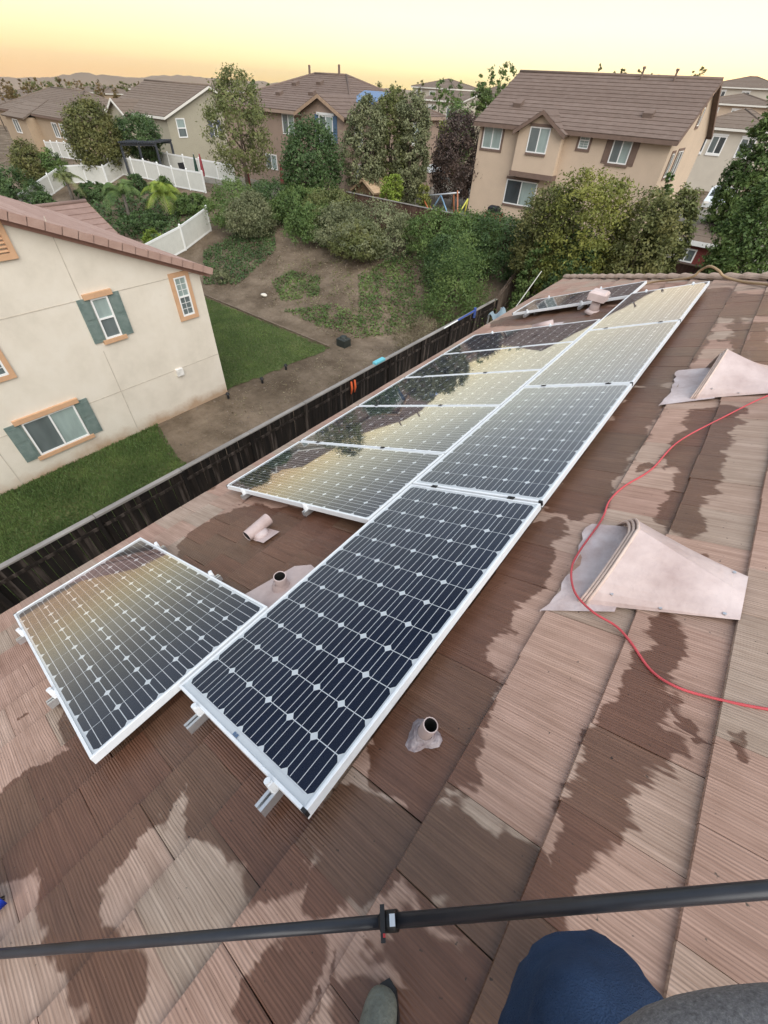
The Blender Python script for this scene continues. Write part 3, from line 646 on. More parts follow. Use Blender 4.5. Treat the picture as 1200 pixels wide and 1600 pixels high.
vinyl('white vinyl fence running down the bank beside the bare slope', [(-33.6,21.9),(-32.7,18.9),(-32.2,15.2)], 1.5, 3.1)
vinyl('long white vinyl fence along the top of the planted bank', [(-40.2,26.5),(-53.4,26.25),(-52.4,24.0),(-57.2,22.4)], 1.42, 2.2)
vinyl('white vinyl side fence at far left behind the stucco gable', [(-57.4,22.3),(-53.4,16.3)], 1.45, 2.3)
vinyl('distant white vinyl fence below the tan house', [(-78,29.5),(-62,27.6)], 1.5, 2.6)
vinyl('white vinyl fence behind the patio of the grey house', [(-54.5,30.6),(-42,31.2)], 1.35, 2.4)
# ================================================================ HOUSES
M_PANE = []
def panemat(name, col, rough=.08):
    m, t, b = newmat(name); g = t.nodes.new('ShaderNodeNewGeometry')
    n = nd(t, 'ShaderNodeTexNoise', i_Vector=vmath(t, 'MULTIPLY', g.outputs['Position'], (3,3,.8)), i_Scale=1.0, i_Detail=3.0)
    t.links.new(ramp(t, n.outputs[0], [(.3, tuple(c*.8 for c in col)), (.7, tuple(c*1.15 for c in col))]), b.inputs['Base Color'])
    b.inputs['Roughness'].default_value = rough; b.inputs['Specular IOR Level'].default_value = .6; return m
M_PN1 = panemat('window_glass_blind', (.30,.37,.35)); M_PN2 = panemat('window_glass_screen', (.13,.155,.155), .3); M_PN3 = panemat('window_glass_dark', (.06,.07,.075))
M_WHT = mat('white_window_frame', (.80,.80,.78), .5, .04); M_SHUT = mat('grey_green_shutter', (.125,.175,.16), .6, .2, 5, col2=(.20,.25,.23)); M_TRIM = mat('tan_trim', (.56,.34,.20), .8, .08, 4)
def ubox(mb, O, u, n, u0, u1, z0, z1, d0, d1):
    O = np.asarray(O, float); mb.obox(O+u*u0+n*d0+np.array([0,0,z0]), u*(u1-u0), np.array([0,0,z1-z0]), n*(d1-d0))
def window(par, O, u, n, w, h, split='v', trim=None, tstyle='all', shut=None, panes=None, bars=0, fw=.05, arch=False):
    u = np.asarray(u, float); n = np.asarray(n, float); panes = panes or (M_PN2, M_PN1)
    f = MB(); ubox(f,O,u,n,0,w,0,fw,-.02,.045); ubox(f,O,u,n,0,w,h-fw,h,-.02,.045); ubox(f,O,u,n,0,fw,fw,h-fw,-.02,.045); ubox(f,O,u,n,w-fw,w,fw,h-fw,-.02,.045)
    op = []
    if split == 'v': ubox(f,O,u,n,w/2-fw/2,w/2+fw/2,fw,h-fw,-.02,.04); op = [(fw,w/2-fw/2,fw,h-fw),(w/2+fw/2,w-fw,fw,h-fw)]
    elif split == 'h': ubox(f,O,u,n,fw,w-fw,h/2-fw/2,h/2+fw/2,-.02,.04); op = [(fw,w-fw,fw,h/2-fw/2),(fw,w-fw,h/2+fw/2,h-fw)]
    else: op = [(fw,w-fw,fw,h-fw)]
    wo = f.build('window', M_WHT, par)
    for k, (a_, b_, c, d) in enumerate(op):
        p = MB(); ubox(p,O,u,n,a_,b_,c,d,-.03,.012); p.build('pane', panes[k % len(panes)], wo)
        if bars:
            p = MB()
            for q in range(1, bars+1): xx = a_+(b_-a_)*q/(bars+1); ubox(p,O,u,n,xx-.008,xx+.008,c,d,.0125,.018)
            for q in range(1, bars+2): zz = c+(d-c)*q/(bars+2); ubox(p,O,u,n,a_,b_,zz-.008,zz+.008,.0135,.019)
            p.build('glazing_bars', M_WHT, wo)
    if trim:
        tw = .14; p = MB()
        if tstyle == 'all':
            ubox(p,O,u,n,-tw,w+tw,h,h+tw,-.02,.05); ubox(p,O,u,n,-tw,w+tw,-tw,0,-.02,.05); ubox(p,O,u,n,-tw,0,0,h,-.02,.048); ubox(p,O,u,n,w,w+tw,0,h,-.02,.048)
        else:
            e = .0 if not shut else .12
            ubox(p,O,u,n,-e-.05,w+e+.05,h+.01,h+.16,-.02,.09); p.build('head_trim', trim, wo)
            p = MB(); ubox(p,O,u,n,-e,w+e,-.13,-.005,-.02,.08)
        p.build('trim' if tstyle == 'all' else 'sill', trim, wo)
    if shut:
        sw, sm = shut
        for a_ in (-sw-.02, w+.02):
            p = MB(); ubox(p,O,u,n,a_,a_+sw,-.04,h+.04,-.02,.035)
            for (z0_, z1_) in ((.06,h*.45),(h*.55,h-.06)):
                ubox(p,O,u,n,a_+.06,a_+sw-.06,z0_,z1_,.035,.05)
            p.build('shutter', sm, par)
    return wo
def roof_plane(mb, A, B, C, D, n, step=.03):
    # eave A-B, ridge D-C (D above A); overlapping courses
    A, B, C, D = map(lambda q: np.asarray(q, float), (A, B, C, D)); nn = np.cross(B-A, D-A); nn /= np.linalg.norm(nn)
    if nn[2] < 0: nn = -nn
    for i in range(n):
        a0, b0 = A+(D-A)*i/n, B+(C-B)*i/n; a1, b1 = A+(D-A)*(i+1)/n, B+(C-B)*(i+1)/n
        L = [a0+nn*step, b0+nn*step, b1+nn*.004, a1+nn*.004]
        f1 = L if np.dot(np.cross(L[1]-L[0], L[3]-L[0]), nn) > 0 else L[::-1]; mb.face(f1)
        mb.face([a0-nn*.004, b0-nn*.004, b0+nn*step, a0+nn*step])
    for q in (0,): mb.face([A-nn*.13, B-nn*.13, C-nn*.13, D-nn*.13])
    mb.face([A-nn*.13, B-nn*.13, B, A]); mb.face([B-nn*.13, C-nn*.13, C, B]); mb.face([D-nn*.13, A-nn*.13, A, D])
def gable_house(name, label, cat, x0, x1, y0, y1, zb, ze, ridge, pitch, wm, rm, fm_, over=.45, course=.36, group=None, rake=.35):
    o = thing(name, label, cat, ((x0+x1)/2, (y0+y1)/2, zb), group)
    w = MB(); w.box(x0, x1, y0, y1, zb, ze)
    r_ = MB(); f = MB(); tp = math.tan(pitch)
    if ridge == 'X':
        ym = (y0+y1)/2; zr_ = ze+tp*(y1-y0)/2
        for X in (x0, x1): w.face([(X,y0,ze),(X,y1,ze),(X,ym,zr_)])
        a_, b_ = x0-rake, x1+rake; e = ze-tp*over
        n = max(4, int((ym-y0)/math.cos(pitch)/course))
        roof_plane(r_, (a_,y0-over,e+.14), (b_,y0-over,e+.14), (b_,ym,zr_+.14), (a_,ym,zr_+.14), n); roof_plane(r_, (a_,y1+over,e+.14), (b_,y1+over,e+.14), (b_,ym,zr_+.14), (a_,ym,zr_+.14), n)
        f.box(a_, b_, y0-over-.03, y0-over+.01, e-.10, e+.11); f.box(a_, b_, y1+over-.01, y1+over+.03, e-.10, e+.11)
        for X in (a_-.03, b_-.01):
            for (ya, s_) in ((y0-over, 1), (y1+over, -1)): f.obox((X,ya,e-.08), (.04,0,0), (0,(ym-ya),zr_-e), (0,0,.20))
        rc = MB(); rc.tube([(a_,ym,zr_+.16),(b_,ym,zr_+.16)], .10, 8)
    elif ridge == 'Y':
        xm = (x0+x1)/2; zr_ = ze+tp*(x1-x0)/2
        for Y in (y0, y1): w.face([(x0,Y,ze),(x1,Y,ze),(xm,Y,zr_)])
        a_, b_ = y0-rake, y1+rake; e = ze-tp*over; n = max(4, int((xm-x0)/math.cos(pitch)/course))
        roof_plane(r_, (x0-over,a_,e+.14), (x0-over,b_,e+.14), (xm,b_,zr_+.14), (xm,a_,zr_+.14), n); roof_plane(r_, (x1+over,a_,e+.14), (x1+over,b_,e+.14), (xm,b_,zr_+.14), (xm,a_,zr_+.14), n)
        f.box(x0-over-.03, x0-over+.01, a_, b_, e-.10, e+.11); f.box(x1+over-.01, x1+over+.03, a_, b_, e-.10, e+.11)
        for Y in (a_-.03, b_-.01):
            for (xa, s_) in ((x0-over, 1), (x1+over, -1)): f.obox((xa,Y,e-.08), (xm-xa,0,zr_-e), (0,.04,0), (0,0,.20))
        rc = MB(); rc.tube([(xm,a_,zr_+.16),(xm,b_,zr_+.16)], .10, 8)
    else:
        hw = min(x1-x0, y1-y0)/2; e = ze-tp*over; zr_ = ze+tp*hw; ym = (y0+y1)/2; xm = (x0+x1)/2
        X0, X1, Y0, Y1 = x0-over, x1+over, y0-over, y1+over
        if x1-x0 >= y1-y0: R0, R1 = (x0+hw, ym), (x1-hw, ym)
        else: R0, R1 = (xm, y0+hw), (xm, y1-hw)
        n = max(4, int((hw+over)/math.cos(pitch)/course)); E_ = e+.14; Z_ = zr_+.14
        if x1-x0 >= y1-y0: pl = [((X0,Y0),(X1,Y0),R1,R0),((X1,Y1),(X0,Y1),R0,R1),((X1,Y0),(X1,Y1),R1,R1),((X0,Y1),(X0,Y0),R0,R0)]
        else: pl = [((X0,Y0),(X1,Y0),R0,R0),((X1,Y1),(X0,Y1),R1,R1),((X1,Y0),(X1,Y1),R1,R0),((X0,Y1),(X0,Y0),R0,R1)]
        for A, B, C, D in pl: roof_plane(r_, (*A,E_), (*B,E_), (*C,Z_), (*D,Z_), n)
        f.box(X0,X1,Y0-.03,Y0+.01,e-.10,e+.11); f.box(X1-.01,X1+.03,Y0+.012,Y1,e-.10,e+.11); f.box(X0-.03,X0+.01,Y0+.012,Y1,e-.10,e+.11)
        rc = MB(); rc.tube([(*R0,Z_+.02),(*R1,Z_+.02)], .10, 8)
        for c_, q in (((X0,Y0),R0),((X1,Y0),R0 if x1-x0 < y1-y0 else R1),((X1,Y1),R1)): rc.tube([(*c_,E_+.02),(*q,Z_+.02)], .09, 8)
    w.build('wall', wm, o); ro = r_.build('roof', rm, o); rc.build('ridge_cap', rm, ro, True); f.build('fascia', fm_, o)
    return o, zr_
def roofmat(name, c0, c1, c2):
    m, t, b = newmat(name); g = t.nodes.new('ShaderNodeNewGeometry')
    n = nd(t, 'ShaderNodeTexNoise', i_Vector=vmath(t, 'MULTIPLY', g.outputs['Position'], (2.2,2.2,4)), i_Scale=1.0, i_Detail=5.0, i_Roughness=.7)
    c = mixc(t, .35, ramp(t, n.outputs[0], [(.3, c0), (.5, c1), (.72, c2)]), ramp(t, g.outputs['Random Per Island'], [(0, c0), (1, c2)]))
    t.links.new(c, b.inputs['Base Color']); b.inputs['Roughness'].default_value = .9; b.inputs['Specular IOR Level'].default_value = .2; return m
M_RF1 = roofmat('far_roof_brown', (.13,.093,.075), (.165,.12,.098), (.205,.155,.13)); M_RF2 = roofmat('far_roof_pink', (.30,.19,.155), (.37,.245,.20), (.44,.31,.26)); M_RF3 = roofmat('far_roof_grey_brown', (.14,.105,.082), (.17,.13,.10), (.20,.16,.13))
M_RF2W = roofmat('wing_roof', (.22,.145,.12), (.27,.18,.15), (.33,.23,.195))
M_SB = mat('stucco_beige', (.56,.44,.33), .9, .05, 1.2, .25, 40); M_SP = mat('stucco_rose_brown', (.34,.25,.195), .9, .06, 1.2); M_SG = mat('stucco_grey_green', (.37,.34,.26), .9, .05, 1); M_ST = mat('stucco_tan', (.38,.29,.20), .9, .06, 1)
M_BRN = mat('brown_trim', (.17,.115,.09), .8, .1, 4); M_WFA = mat('white_fascia', (.70,.68,.62), .7, .04)
UY = np.array([0,1.0,0]); UX = np.array([1.0,0,0]); NX = np.array([1.0,0,0]); NY = np.array([0,-1.0,0])
# ---- neighbour on the left: cream stucco gable wall facing us
m, t, b = newmat('stucco_cream'); g = t.nodes.new('ShaderNodeNewGeometry'); sp = nd(t, 'ShaderNodeSeparateXYZ', i_0=g.outputs['Position'])
n = nd(t, 'ShaderNodeTexNoise', i_Vector=g.outputs['Position'], i_Scale=.9, i_Detail=6.0, i_Roughness=.65)
n4 = nd(t, 'ShaderNodeTexNoise', i_Vector=g.outputs['Position'], i_Scale=70.0, i_Detail=3.0)
c = ramp(t, n.outputs[0], [(.3,(.62,.565,.475)),(.5,(.69,.63,.535)),(.7,(.73,.675,.585))])
df = math_(t, 'ADD', nd(t, 'ShaderNodeMapRange', i_0=sp.outputs[2], i_1=-9.05, i_2=-9.75, i_3=0.0, i_4=.9).outputs[0], math_(t, 'MULTIPLY', math_(t, 'SUBTRACT', n.outputs[0], .5), 1.6), clamp=True)
c = mixc(t, nd(t, 'ShaderNodeMapRange', i_0=df, i_1=.25, i_2=.8, i_3=0.0, i_4=.8).outputs[0], c, (.36,.22,.12))   # splash of soil along the foot of the wall
t.links.new(c, b.inputs['Base Color']); b.inputs['Roughness'].default_value = .92; b.inputs['Specular IOR Level'].default_value = .15
t.links.new(nd(t, 'ShaderNodeBump', i_Strength=.3, i_Distance=.01, i_Height=n4.outputs[0]).outputs[0], b.inputs['Normal']); M_SC = m
LX = -15.3; YC = 9.12; YP = 3.3; ZE = -4.86; TP = .424
o = lh = thing('house', 'cream stucco two storey house with green shutters at left', 'house', (LX-5, YP, -9.8))
w = MB(); zp = ZE+TP*(YC-YP); YN = 2*YP-YC
w.face([(LX,YN,-9.85),(LX,YC,-9.85),(LX,YC,ZE),(LX,YP,zp),(LX,YN,ZE)]); w.face([(LX,YC,-9.85),(LX-11,YC,-9.85),(LX-11,YC,ZE),(LX,YC,ZE)]); w.face([(LX-11,YN,-9.85),(LX-11,YN,ZE),(LX-11,YP,zp),(LX-11,YC,ZE),(LX-11,YC,-9.85)])
w.build('wall', M_SC, o)
r_ = MB(); ov = .38; e = ZE-TP*ov
roof_plane(r_, (LX+.30,YC+ov,e+.14), (LX-11.3,YC+ov,e+.14), (LX-11.3,YP,zp+.14), (LX+.30,YP,zp+.14), 30); roof_plane(r_, (LX+.30,YN-ov,e+.14), (LX-11.3,YN-ov,e+.14), (LX-11.3,YP,zp+.14), (LX+.30,YP,zp+.14), 30)
ro = r_.build('roof', M_RF2, o)
L_ = math.hypot(YC+ov-YP, zp-e); dv = np.array([0, YP-YC-ov, zp-e])/L_; nv = np.array([0, dv[2], -dv[1]])
nv = nv if nv[2] > 0 else -nv
k = 0; q = 0.0
while q < L_-.3:       # rake tiles folded over the edge
    A = np.array([LX+.20, YC+ov, e+.15])+dv*q; t_ = MB(); t_.obox(A, (.13,0,0), dv*.40, nv*(.045+.012*(k % 2))); t_.obox(A+np.array([.13,0,0])-nv*.16, (.022,0,0), dv*.40, nv*(.20+.010*(k % 2))); t_.build('rake_tile', M_RF2, ro); q += .385; k += 1
fb_ = MB(); fb_.obox((LX+.02, YC+ov, e-.16), (.035,0,0), dv*L_, (0,0,.26)); fb_.build('barge_board', mat('barge_rose', (.38,.22,.17), .8, .1), o)
M_JNT = mat('joint_line', (.50,.445,.37), .9)
zA, zB = -4.92, -7.95
for zz in (zA, zB): jt = MB(); jt.box(LX-.01, LX+.006, YN, YC-.01, zz-.012, zz+.012); jt.build('control_joint', M_JNT, o)
for yy, z0_, z1_ in ((5.05,zA+.012,zA+2.1),(5.05,-9.8,zB-.012),(5.05,-6.5,-7.938),(1.05,-9.8,zB-.012)): jt = MB(); jt.box(LX-.01, LX+.0055, yy-.012, yy+.012, z0_, z1_); jt.build('control_joint', M_JNT, o)
def lhwin(tl, tr, bl_, **kw):
    a_, b_, c = onx(*tl, LX), onx(*tr, LX), onx(*bl_, LX)
    w_ = b_[1]-a_[1]; h_ = (a_[2]+b_[2])/2-c[2]
    return window(lh, (LX, a_[1], (a_[2]+b_[2])/2-h_), UY, NX, w_, h_, **kw)
lhwin((32,663),(113,630),(64,711), split='v', trim=M_TRIM, tstyle='sill', shut=(.42,M_SHUT), panes=(M_PN2,M_PN1))
lhwin((139,467),(166,461),(163,531), split='h', trim=M_TRIM, tstyle='sill', shut=(.36,M_SHUT), panes=(M_PN2,M_PN1))
lhwin((269,434),(288,430),(285,495), split='h', trim=M_TRIM, panes=(M_PN2,M_PN1), bars=1)
window(lh, (LX, 1.45, -6.30), UY, NX, .95, 1.18, split='h', trim=M_TRIM, panes=(M_PN2,M_PN1), bars=1)
gv = MB(); gy0, gz0 = 3.05, -3.62; ubox(gv,(LX,gy0,gz0),UY,NX,0,.98,.72,.86,-.01,.07); ubox(gv,(LX,gy0,gz0),UY,NX,0,.98,-.0,.14,-.01,.07); ubox(gv,(LX,gy0,gz0),UY,NX,0,.14,.14,.72,-.01,.068); ubox(gv,(LX,gy0,gz0),UY,NX,.84,.98,.14,.72,-.01,.068)
gv = gv.build('gable_vent', M_TRIM, o)
for k in range(6):
    q = MB(); z_ = gz0+.16+k*.092; q.obox((LX+.0,gy0+.14,z_+.05), (.055,0,-.045), (0,.70,0), (.008,0,.018)); q.build('louvre', M_TRIM, gv)
P_ = onx(281, 581, LX+.05); q = MB(); q.bbox(LX-.01, LX+.10, P_[1]-.13, P_[1]+.13, P_[2]-.14, P_[2]+.14, .02); q.build('vent_box', mat('vent_white', (.72,.70,.66), .6), o)
# rear wing of that house: lower hip roof seen over the gable
wg_o, _ = gable_house('house_wing', 'low brown tiled gable wing behind the cream gable house', 'house', -32.2, -26.35, 3.0, 11.6, -9.8, -6.45, 'Y', R(24), M_SC, M_RF2W, M_TRIM, .3)
# ---- big beige house behind the trees, right
FYB = 37.5
bh, zrb = gable_house('house', 'large beige two storey house with brown tile roof at upper right', 'house', -20.25, -7.0, FYB, FYB+11.2, -7.0, -1.42, 'X', R(24.5), M_SB, M_RF1, M_BRN, .42, .40)
def bhw(tl, tr, bl_, Y=FYB, par=None, **kw):
    a_, b_, c = ony(*tl, Y), ony(*tr, Y), ony(*bl_, Y); w_ = b_[0]-a_[0]; h_ = (a_[2]+b_[2])/2-c[2]
    return window(par or bh, (a_[0], Y, (a_[2]+b_[2])/2-h_), UX, NY, w_, h_, **kw)
bhw((759,190),(788,194),(755,231), trim=M_BRN, panes=(M_PN1,M_PN1), fw=.07)
bhw((910,205),(926,206),(907,232), split='h', trim=M_BRN, panes=(M_PN1,M_PN1), bars=1, fw=.06)
bhw((963,211),(993,214),(954,255), trim=M_BRN, tstyle='sill', shut=(.42,M_BRN), panes=(M_PN2,M_PN1), fw=.07)
bhw((793,279),(841,286),(788,317), trim=M_BRN, tstyle='sill', panes=(M_PN3,M_PN1), fw=.07)
# oriel bay with its own little gable
by0 = FYB-.62; bx0, bx1 = ony(812,200,by0)[0], ony(881,205,by0)[0]; bz0, bz1 = ony(806,267,by0)[2], -1.66
q = MB(); q.box(bx0, bx1, by0, FYB+.02, bz0, bz1); xm = (bx0+bx1)/2; zp_ = bz1+.95
q.face([(bx0,by0,bz1),(bx1,by0,bz1),(xm,by0,zp_)]); q.build('oriel_wall', M_SB, bh)
q = MB(); q.box(bx0-.08, bx1+.08, by0-.08, FYB-.01, bz0-.30, bz0); q.build('oriel_base', M_BRN, bh)
q = MB(); ovv = .28; ez = bz1-ovv*(zp_-bz1)/((bx1-bx0)/2)
for (xa, xb) in ((bx0-ovv, xm), (bx1+ovv, xm)): roof_plane(q, (xa,by0-.35,ez+.12), (xa,FYB+2.2,ez+.12), (xb,FYB+2.2,zp_+.12), (xb,by0-.35,zp_+.12), 4)
orf = q.build('oriel_roof', M_RF1, bh)
q = MB()
for (xa, xb) in ((bx0-ovv, xm), (bx1+ovv, xm)): q.obox((xa,by0-.38,ez-.10), (xb-xa,0,zp_-ez), (0,.05,0), (0,0,.22))
q.build('oriel_fascia', M_BRN, bh)
bhw((830,197),(862,200),(825,238), Y=by0, trim=M_BRN, tstyle='sill', panes=(M_PN2,M_PN1), fw=.07)
for (a_, h_) in ((4.2,.55),(2.1,.6)):   # flue pipes and low roof vents
    q = MB(); X_ = -13.6+a_; q.tube([(X_,FYB+5.2,zrb-.5),(X_,FYB+5.2,zrb+h_)], .06, 8); q.tube([(X_,FYB+5.2,zrb+h_-.12),(X_,FYB+5.2,zrb+h_)], .10, 8); q.build('flue_pipe', M_RF1, bh)
for (px_, py_) in ((810,165),(1013,181)):
    q = MB(); d = ray(px_, py_); tn = math.tan(R(24.5)); tt = (-1.42+.14-tn*FYB)/(d[2]-tn*d[1]); c_ = d*tt
    q.obox(c_+(-.3,-.25,-.16), (.6,0,0), (0,.5,.23), (0,-.05,.28)); q.build('roof_vent', M_RF1, bh)
window(bh, (-7.0, 38.6, -3.35), UY, NX, .7, 1.2, split=None, trim=M_BRN, panes=(M_PN2,)); window(bh, (-7.0, 40.3, -3.6), UY, NX, 1.6, 1.5, split='v', trim=M_BRN, panes=(M_PN2,M_PN3)); window(bh, (-7.0, 42.6, -.9), UY, NX, .7, .9, split=None, trim=M_BRN, panes=(M_PN3,))
# ---- rose brown house in the middle
mh, zrm = gable_house('house', 'rose brown two storey house with hip roof behind the tall trees', 'house', -46, -29.6, 34.0, 46.5, -7.1, -1.75, 'H', R(19), M_SP, M_RF1, M_SP, .4, .40)
def mhw(tl, tr, bl_, Y, **kw):
    a_, b_, c = ony(*tl, Y), ony(*tr, Y), ony(*bl_, Y); w_ = b_[0]-a_[0]; h_ = (a_[2]+b_[2])/2-c[2]
    return window(mh, (a_[0], Y, (a_[2]+b_[2])/2-h_), UX, NY, w_, h_, **kw)
mhw((440,177),(459,178),(442,209), 34.0, panes=(M_PN2,M_PN1), fw=.09); mhw((415,240),(432,241),(412,262), 34.0, panes=(M_PN2,M_PN1), fw=.09)
gx0, gx1, gyf = -34.4, -29.75, 33.0; q = MB(); q.box(gx0, gx1, gyf, 34.02, -7.1, -1.75); xm = (gx0+gx1)/2; zp_ = -.72; q.face([(gx0,gyf,-1.75),(gx1,gyf,-1.75),(xm,gyf,zp_)]); q.build('bay_wall', M_SP, mh)
q = MB()
for xa in (gx0-.4, gx1+.4): roof_plane(q, (xa,gyf-.4,-1.80), (xa,39.5,-1.80), (xm,39.5,zp_+.12), (xm,gyf-.4,zp_+.12), 6)
q.build('bay_roof', M_RF1, mh)
q = MB()
for xa in (gx0-.4, gx1+.4): q.obox((xa,gyf-.44,-2.02), (xm-xa,0,zp_+1.90), (0,.05,0), (0,0,.22))
q.build('bay_fascia', mat('tan_fascia', (.36,.25,.17), .8), mh)
mhw((498,180),(520,181),(500,219), gyf, trim=M_WHT, tstyle='sill', shut=(.42,mat('blue_shutter', (.09,.15,.24), .6)), panes=(M_PN2,M_PN1), fw=.08)
sx = -29.6
for (ya, w_, z0_, h_) in ((33.35+.75,1.0,-3.55,1.5),(34.0,.9,-5.95,1.1),(43.0-.9,1.2,-3.6,1.45)): window(mh, (sx, ya, z0_), UY, NX, w_, h_, split='h', trim=M_WHT, tstyle='sill', panes=(M_PN2,M_PN1), fw=.08)
q = MB(); q.obox((-32.0,36.2,-1.02), (2.6,0,-.95*0), (0,2.0,.68), (0,-.02,.06)); q.build('solar_panel', mat('blue_panel', (.10,.17,.30), .12, .1), mh)
for (px_, py_, hh_) in ((484,118,.7),(530,118,.8)):
    d = ray(px_, py_); P_ = d*(40.2/d[1]); q = MB(); q.tube([(P_[0],40.2,zrm-.4),(P_[0],40.2,zrm+hh_)], .1, 8); q.build('flue_pipe', M_RF1, mh)
for (px_, py_) in ((462,133),(500,132),(437,148),(488,148)):
    d = ray(px_, py_); tn = math.tan(R(19)); tt = (-1.75+.14-tn*34)/(d[2]-tn*d[1]); c_ = d*tt; q = MB(); q.obox(c_+(-.28,-.2,-.1), (.56,0,0), (0,.45,.16), (0,-.05,.26)); q.build('roof_vent', M_RF1, mh)
# ---- grey green and tan houses, left distance
gh, _ = gable_house('house', 'grey green gable house with white trim beyond the vinyl fence', 'house', -68, -56, 34, 45.5, -8.6, -3.25, 'X', R(22), M_SG, M_RF3, M_WFA, .4, .42)
window(gh, (-56, 35.0, -5.0), UY, NX, 1.1, 1.6, split='h', panes=(M_PN2,M_PN1), fw=.1); window(gh, (-56, 39.6, -5.0), UY, NX, .6, 1.4, split=None, panes=(M_PN3,), shut=(.5,mat('slate_shutter', (.10,.11,.15), .6)), fw=.1)
q = MB(); q.box(-65.6, -62.4, 33.0, 34.02, -8.6, -3.4); q.face([(-65.6,33,-3.4),(-62.4,33,-3.4),(-64,33,-2.4)]); q.build('bay_wall', M_SG, gh)
q = MB()
for xa in (-66.0, -62.0): roof_plane(q, (xa,32.6,-3.5), (xa,38.5,-3.5), (-64,38.5,-2.25), (-64,32.6,-2.25), 4)
q.build('bay_roof', M_RF3, gh)
q = MB()
for xa in (-66.0, -62.0): q.obox((xa,32.56,-3.72), (-64-xa,0,1.25), (0,.05,0), (0,0,.24))
q.build('bay_fascia', M_WFA, gh); window(gh, (-64.6, 33.0, -5.4), UX, NY, 1.2, 1.5, split=None, panes=(M_PN2,), fw=.1)
th_, _ = gable_house('house', 'tan two storey house with hip roof at far left', 'house', -99, -77, 33, 45, -11.5, -4.75, 'H', R(21), M_ST, M_RF3, M_BRN, .4, .42)
for (xx, w_) in ((-82.6,1.5),(-80.4,1.6),(-95.0,1.7),(-90.2,1.2)): window(th_, (xx, 33.0, -6.9), UX, NY, w_, 1.55, split='v', panes=(M_PN2,M_PN2), fw=.12)
q = MB(); q.box(-93.5,-87,31.6,33.02,-11.5,-5.2); q.build('bay_wall', M_ST, th_); q = MB()
roof_plane(q, (-93.9,31.2,-5.25), (-86.6,31.2,-5.25), (-88,36,-3.4), (-92.5,36,-3.4), 5); q.build('bay_roof', M_RF3, th_)
window(th_, (-91.5, 31.6, -7.0), UX, NY, 1.8, 1.5, split='v', panes=(M_PN2,M_PN2), fw=.12)
# ---- houses farther off
M_SW = mat('stucco_pale', (.55,.50,.42), .9, .05, 1)
def far_house(label, px0, px1, pe, pr, Y, depth, wm, rm, wins, ridge='H', base=None):
    a_, b_ = ony(px0, pe, Y), ony(px1, pe, Y); ze = (a_[2]+b_[2])/2; zr_ = ony((px0+px1)/2, pr, Y+depth/2)[2]
    x0, x1 = a_[0], b_[0]; half = min(x1-x0, depth)/2 if ridge == 'H' else (depth/2 if ridge == 'X' else (x1-x0)/2); pt = math.atan(max(.12, (zr_-ze)/half))
    o, _ = gable_house('house', label, 'house', x0, x1, Y, Y+depth, base if base is not None else ze-6, ze, ridge, pt, wm, rm, M_WFA, .4, .8, 'houses in the distance')
    for (u_, z0_, w_, h_) in wins: window(o, (x0+(x1-x0)*u_, Y, ze+z0_), UX, NY, w_, h_, split='v', trim=M_WHT, tstyle='sill', panes=(M_PN2,M_PN3), fw=.12)
    return o
far_house('pale house with grey hip roof on the skyline, centre', 646, 712, 137, 124, 112, 12, M_SW, M_RF3, [(.08,-1.9,1.6,1.3),(.4,-1.9,1.6,1.3),(.75,-1.9,1.6,1.3)])
far_house('pale gabled house half hidden behind the dark red tree', 664, 722, 157, 143, 86, 11, M_SW, M_RF3, [(.1,-2.2,1.4,1.4),(.62,-2.2,1.4,1.4)], 'X')
far_house('grey roofed house right of the pale gabled one', 722, 790, 157, 136, 92, 12, M_SG, M_RF3, [(.15,-2.2,1.5,1.4),(.55,-2.2,1.5,1.4)], 'H')
far_house('pale two storey house with blue shutters right of the beige gable', 1086, 1205, 200, 172, 74, 13, M_SW, M_RF3, [(.08,-2.3,1.2,1.6),(.30,-2.3,1.5,1.6),(.7,-2.3,1.5,1.6)], 'H', -7.2)
far_house('cream house with dark roof higher up the street at right', 1085, 1215, 163, 148, 108, 14, M_SB, M_RF3, [(.2,-2.0,1.6,1.4),(.5,-2.0,1.6,1.4)], 'H', -7)
far_house('farthest pale house on the skyline at right', 1100, 1230, 137, 121, 150, 14, M_SW, M_RF3, [(.2,-2.0,1.6,1.4),(.5,-2.0,1.6,1.4)], 'H', -7)
for k, (a_, b_, pe, pr, Y) in enumerate(((-40,30,170,152,62),(0,52,150,139,82),(205,250,141,131,75),(110,160,143,133,90),(300,350,140,131,95))):
    far_house(['brown roofed house at the left edge behind the tan one','hazy house behind the tan house at far left','hazy house above the grey green gable','small hazy house on the left skyline','small hazy house between the grey house and the big tree'][k], a_, b_, pe, pr, Y, 12, M_ST, M_RF3, [(.2,-2.2,1.6,1.4),(.6,-2.2,1.6,1.4)], 'H')
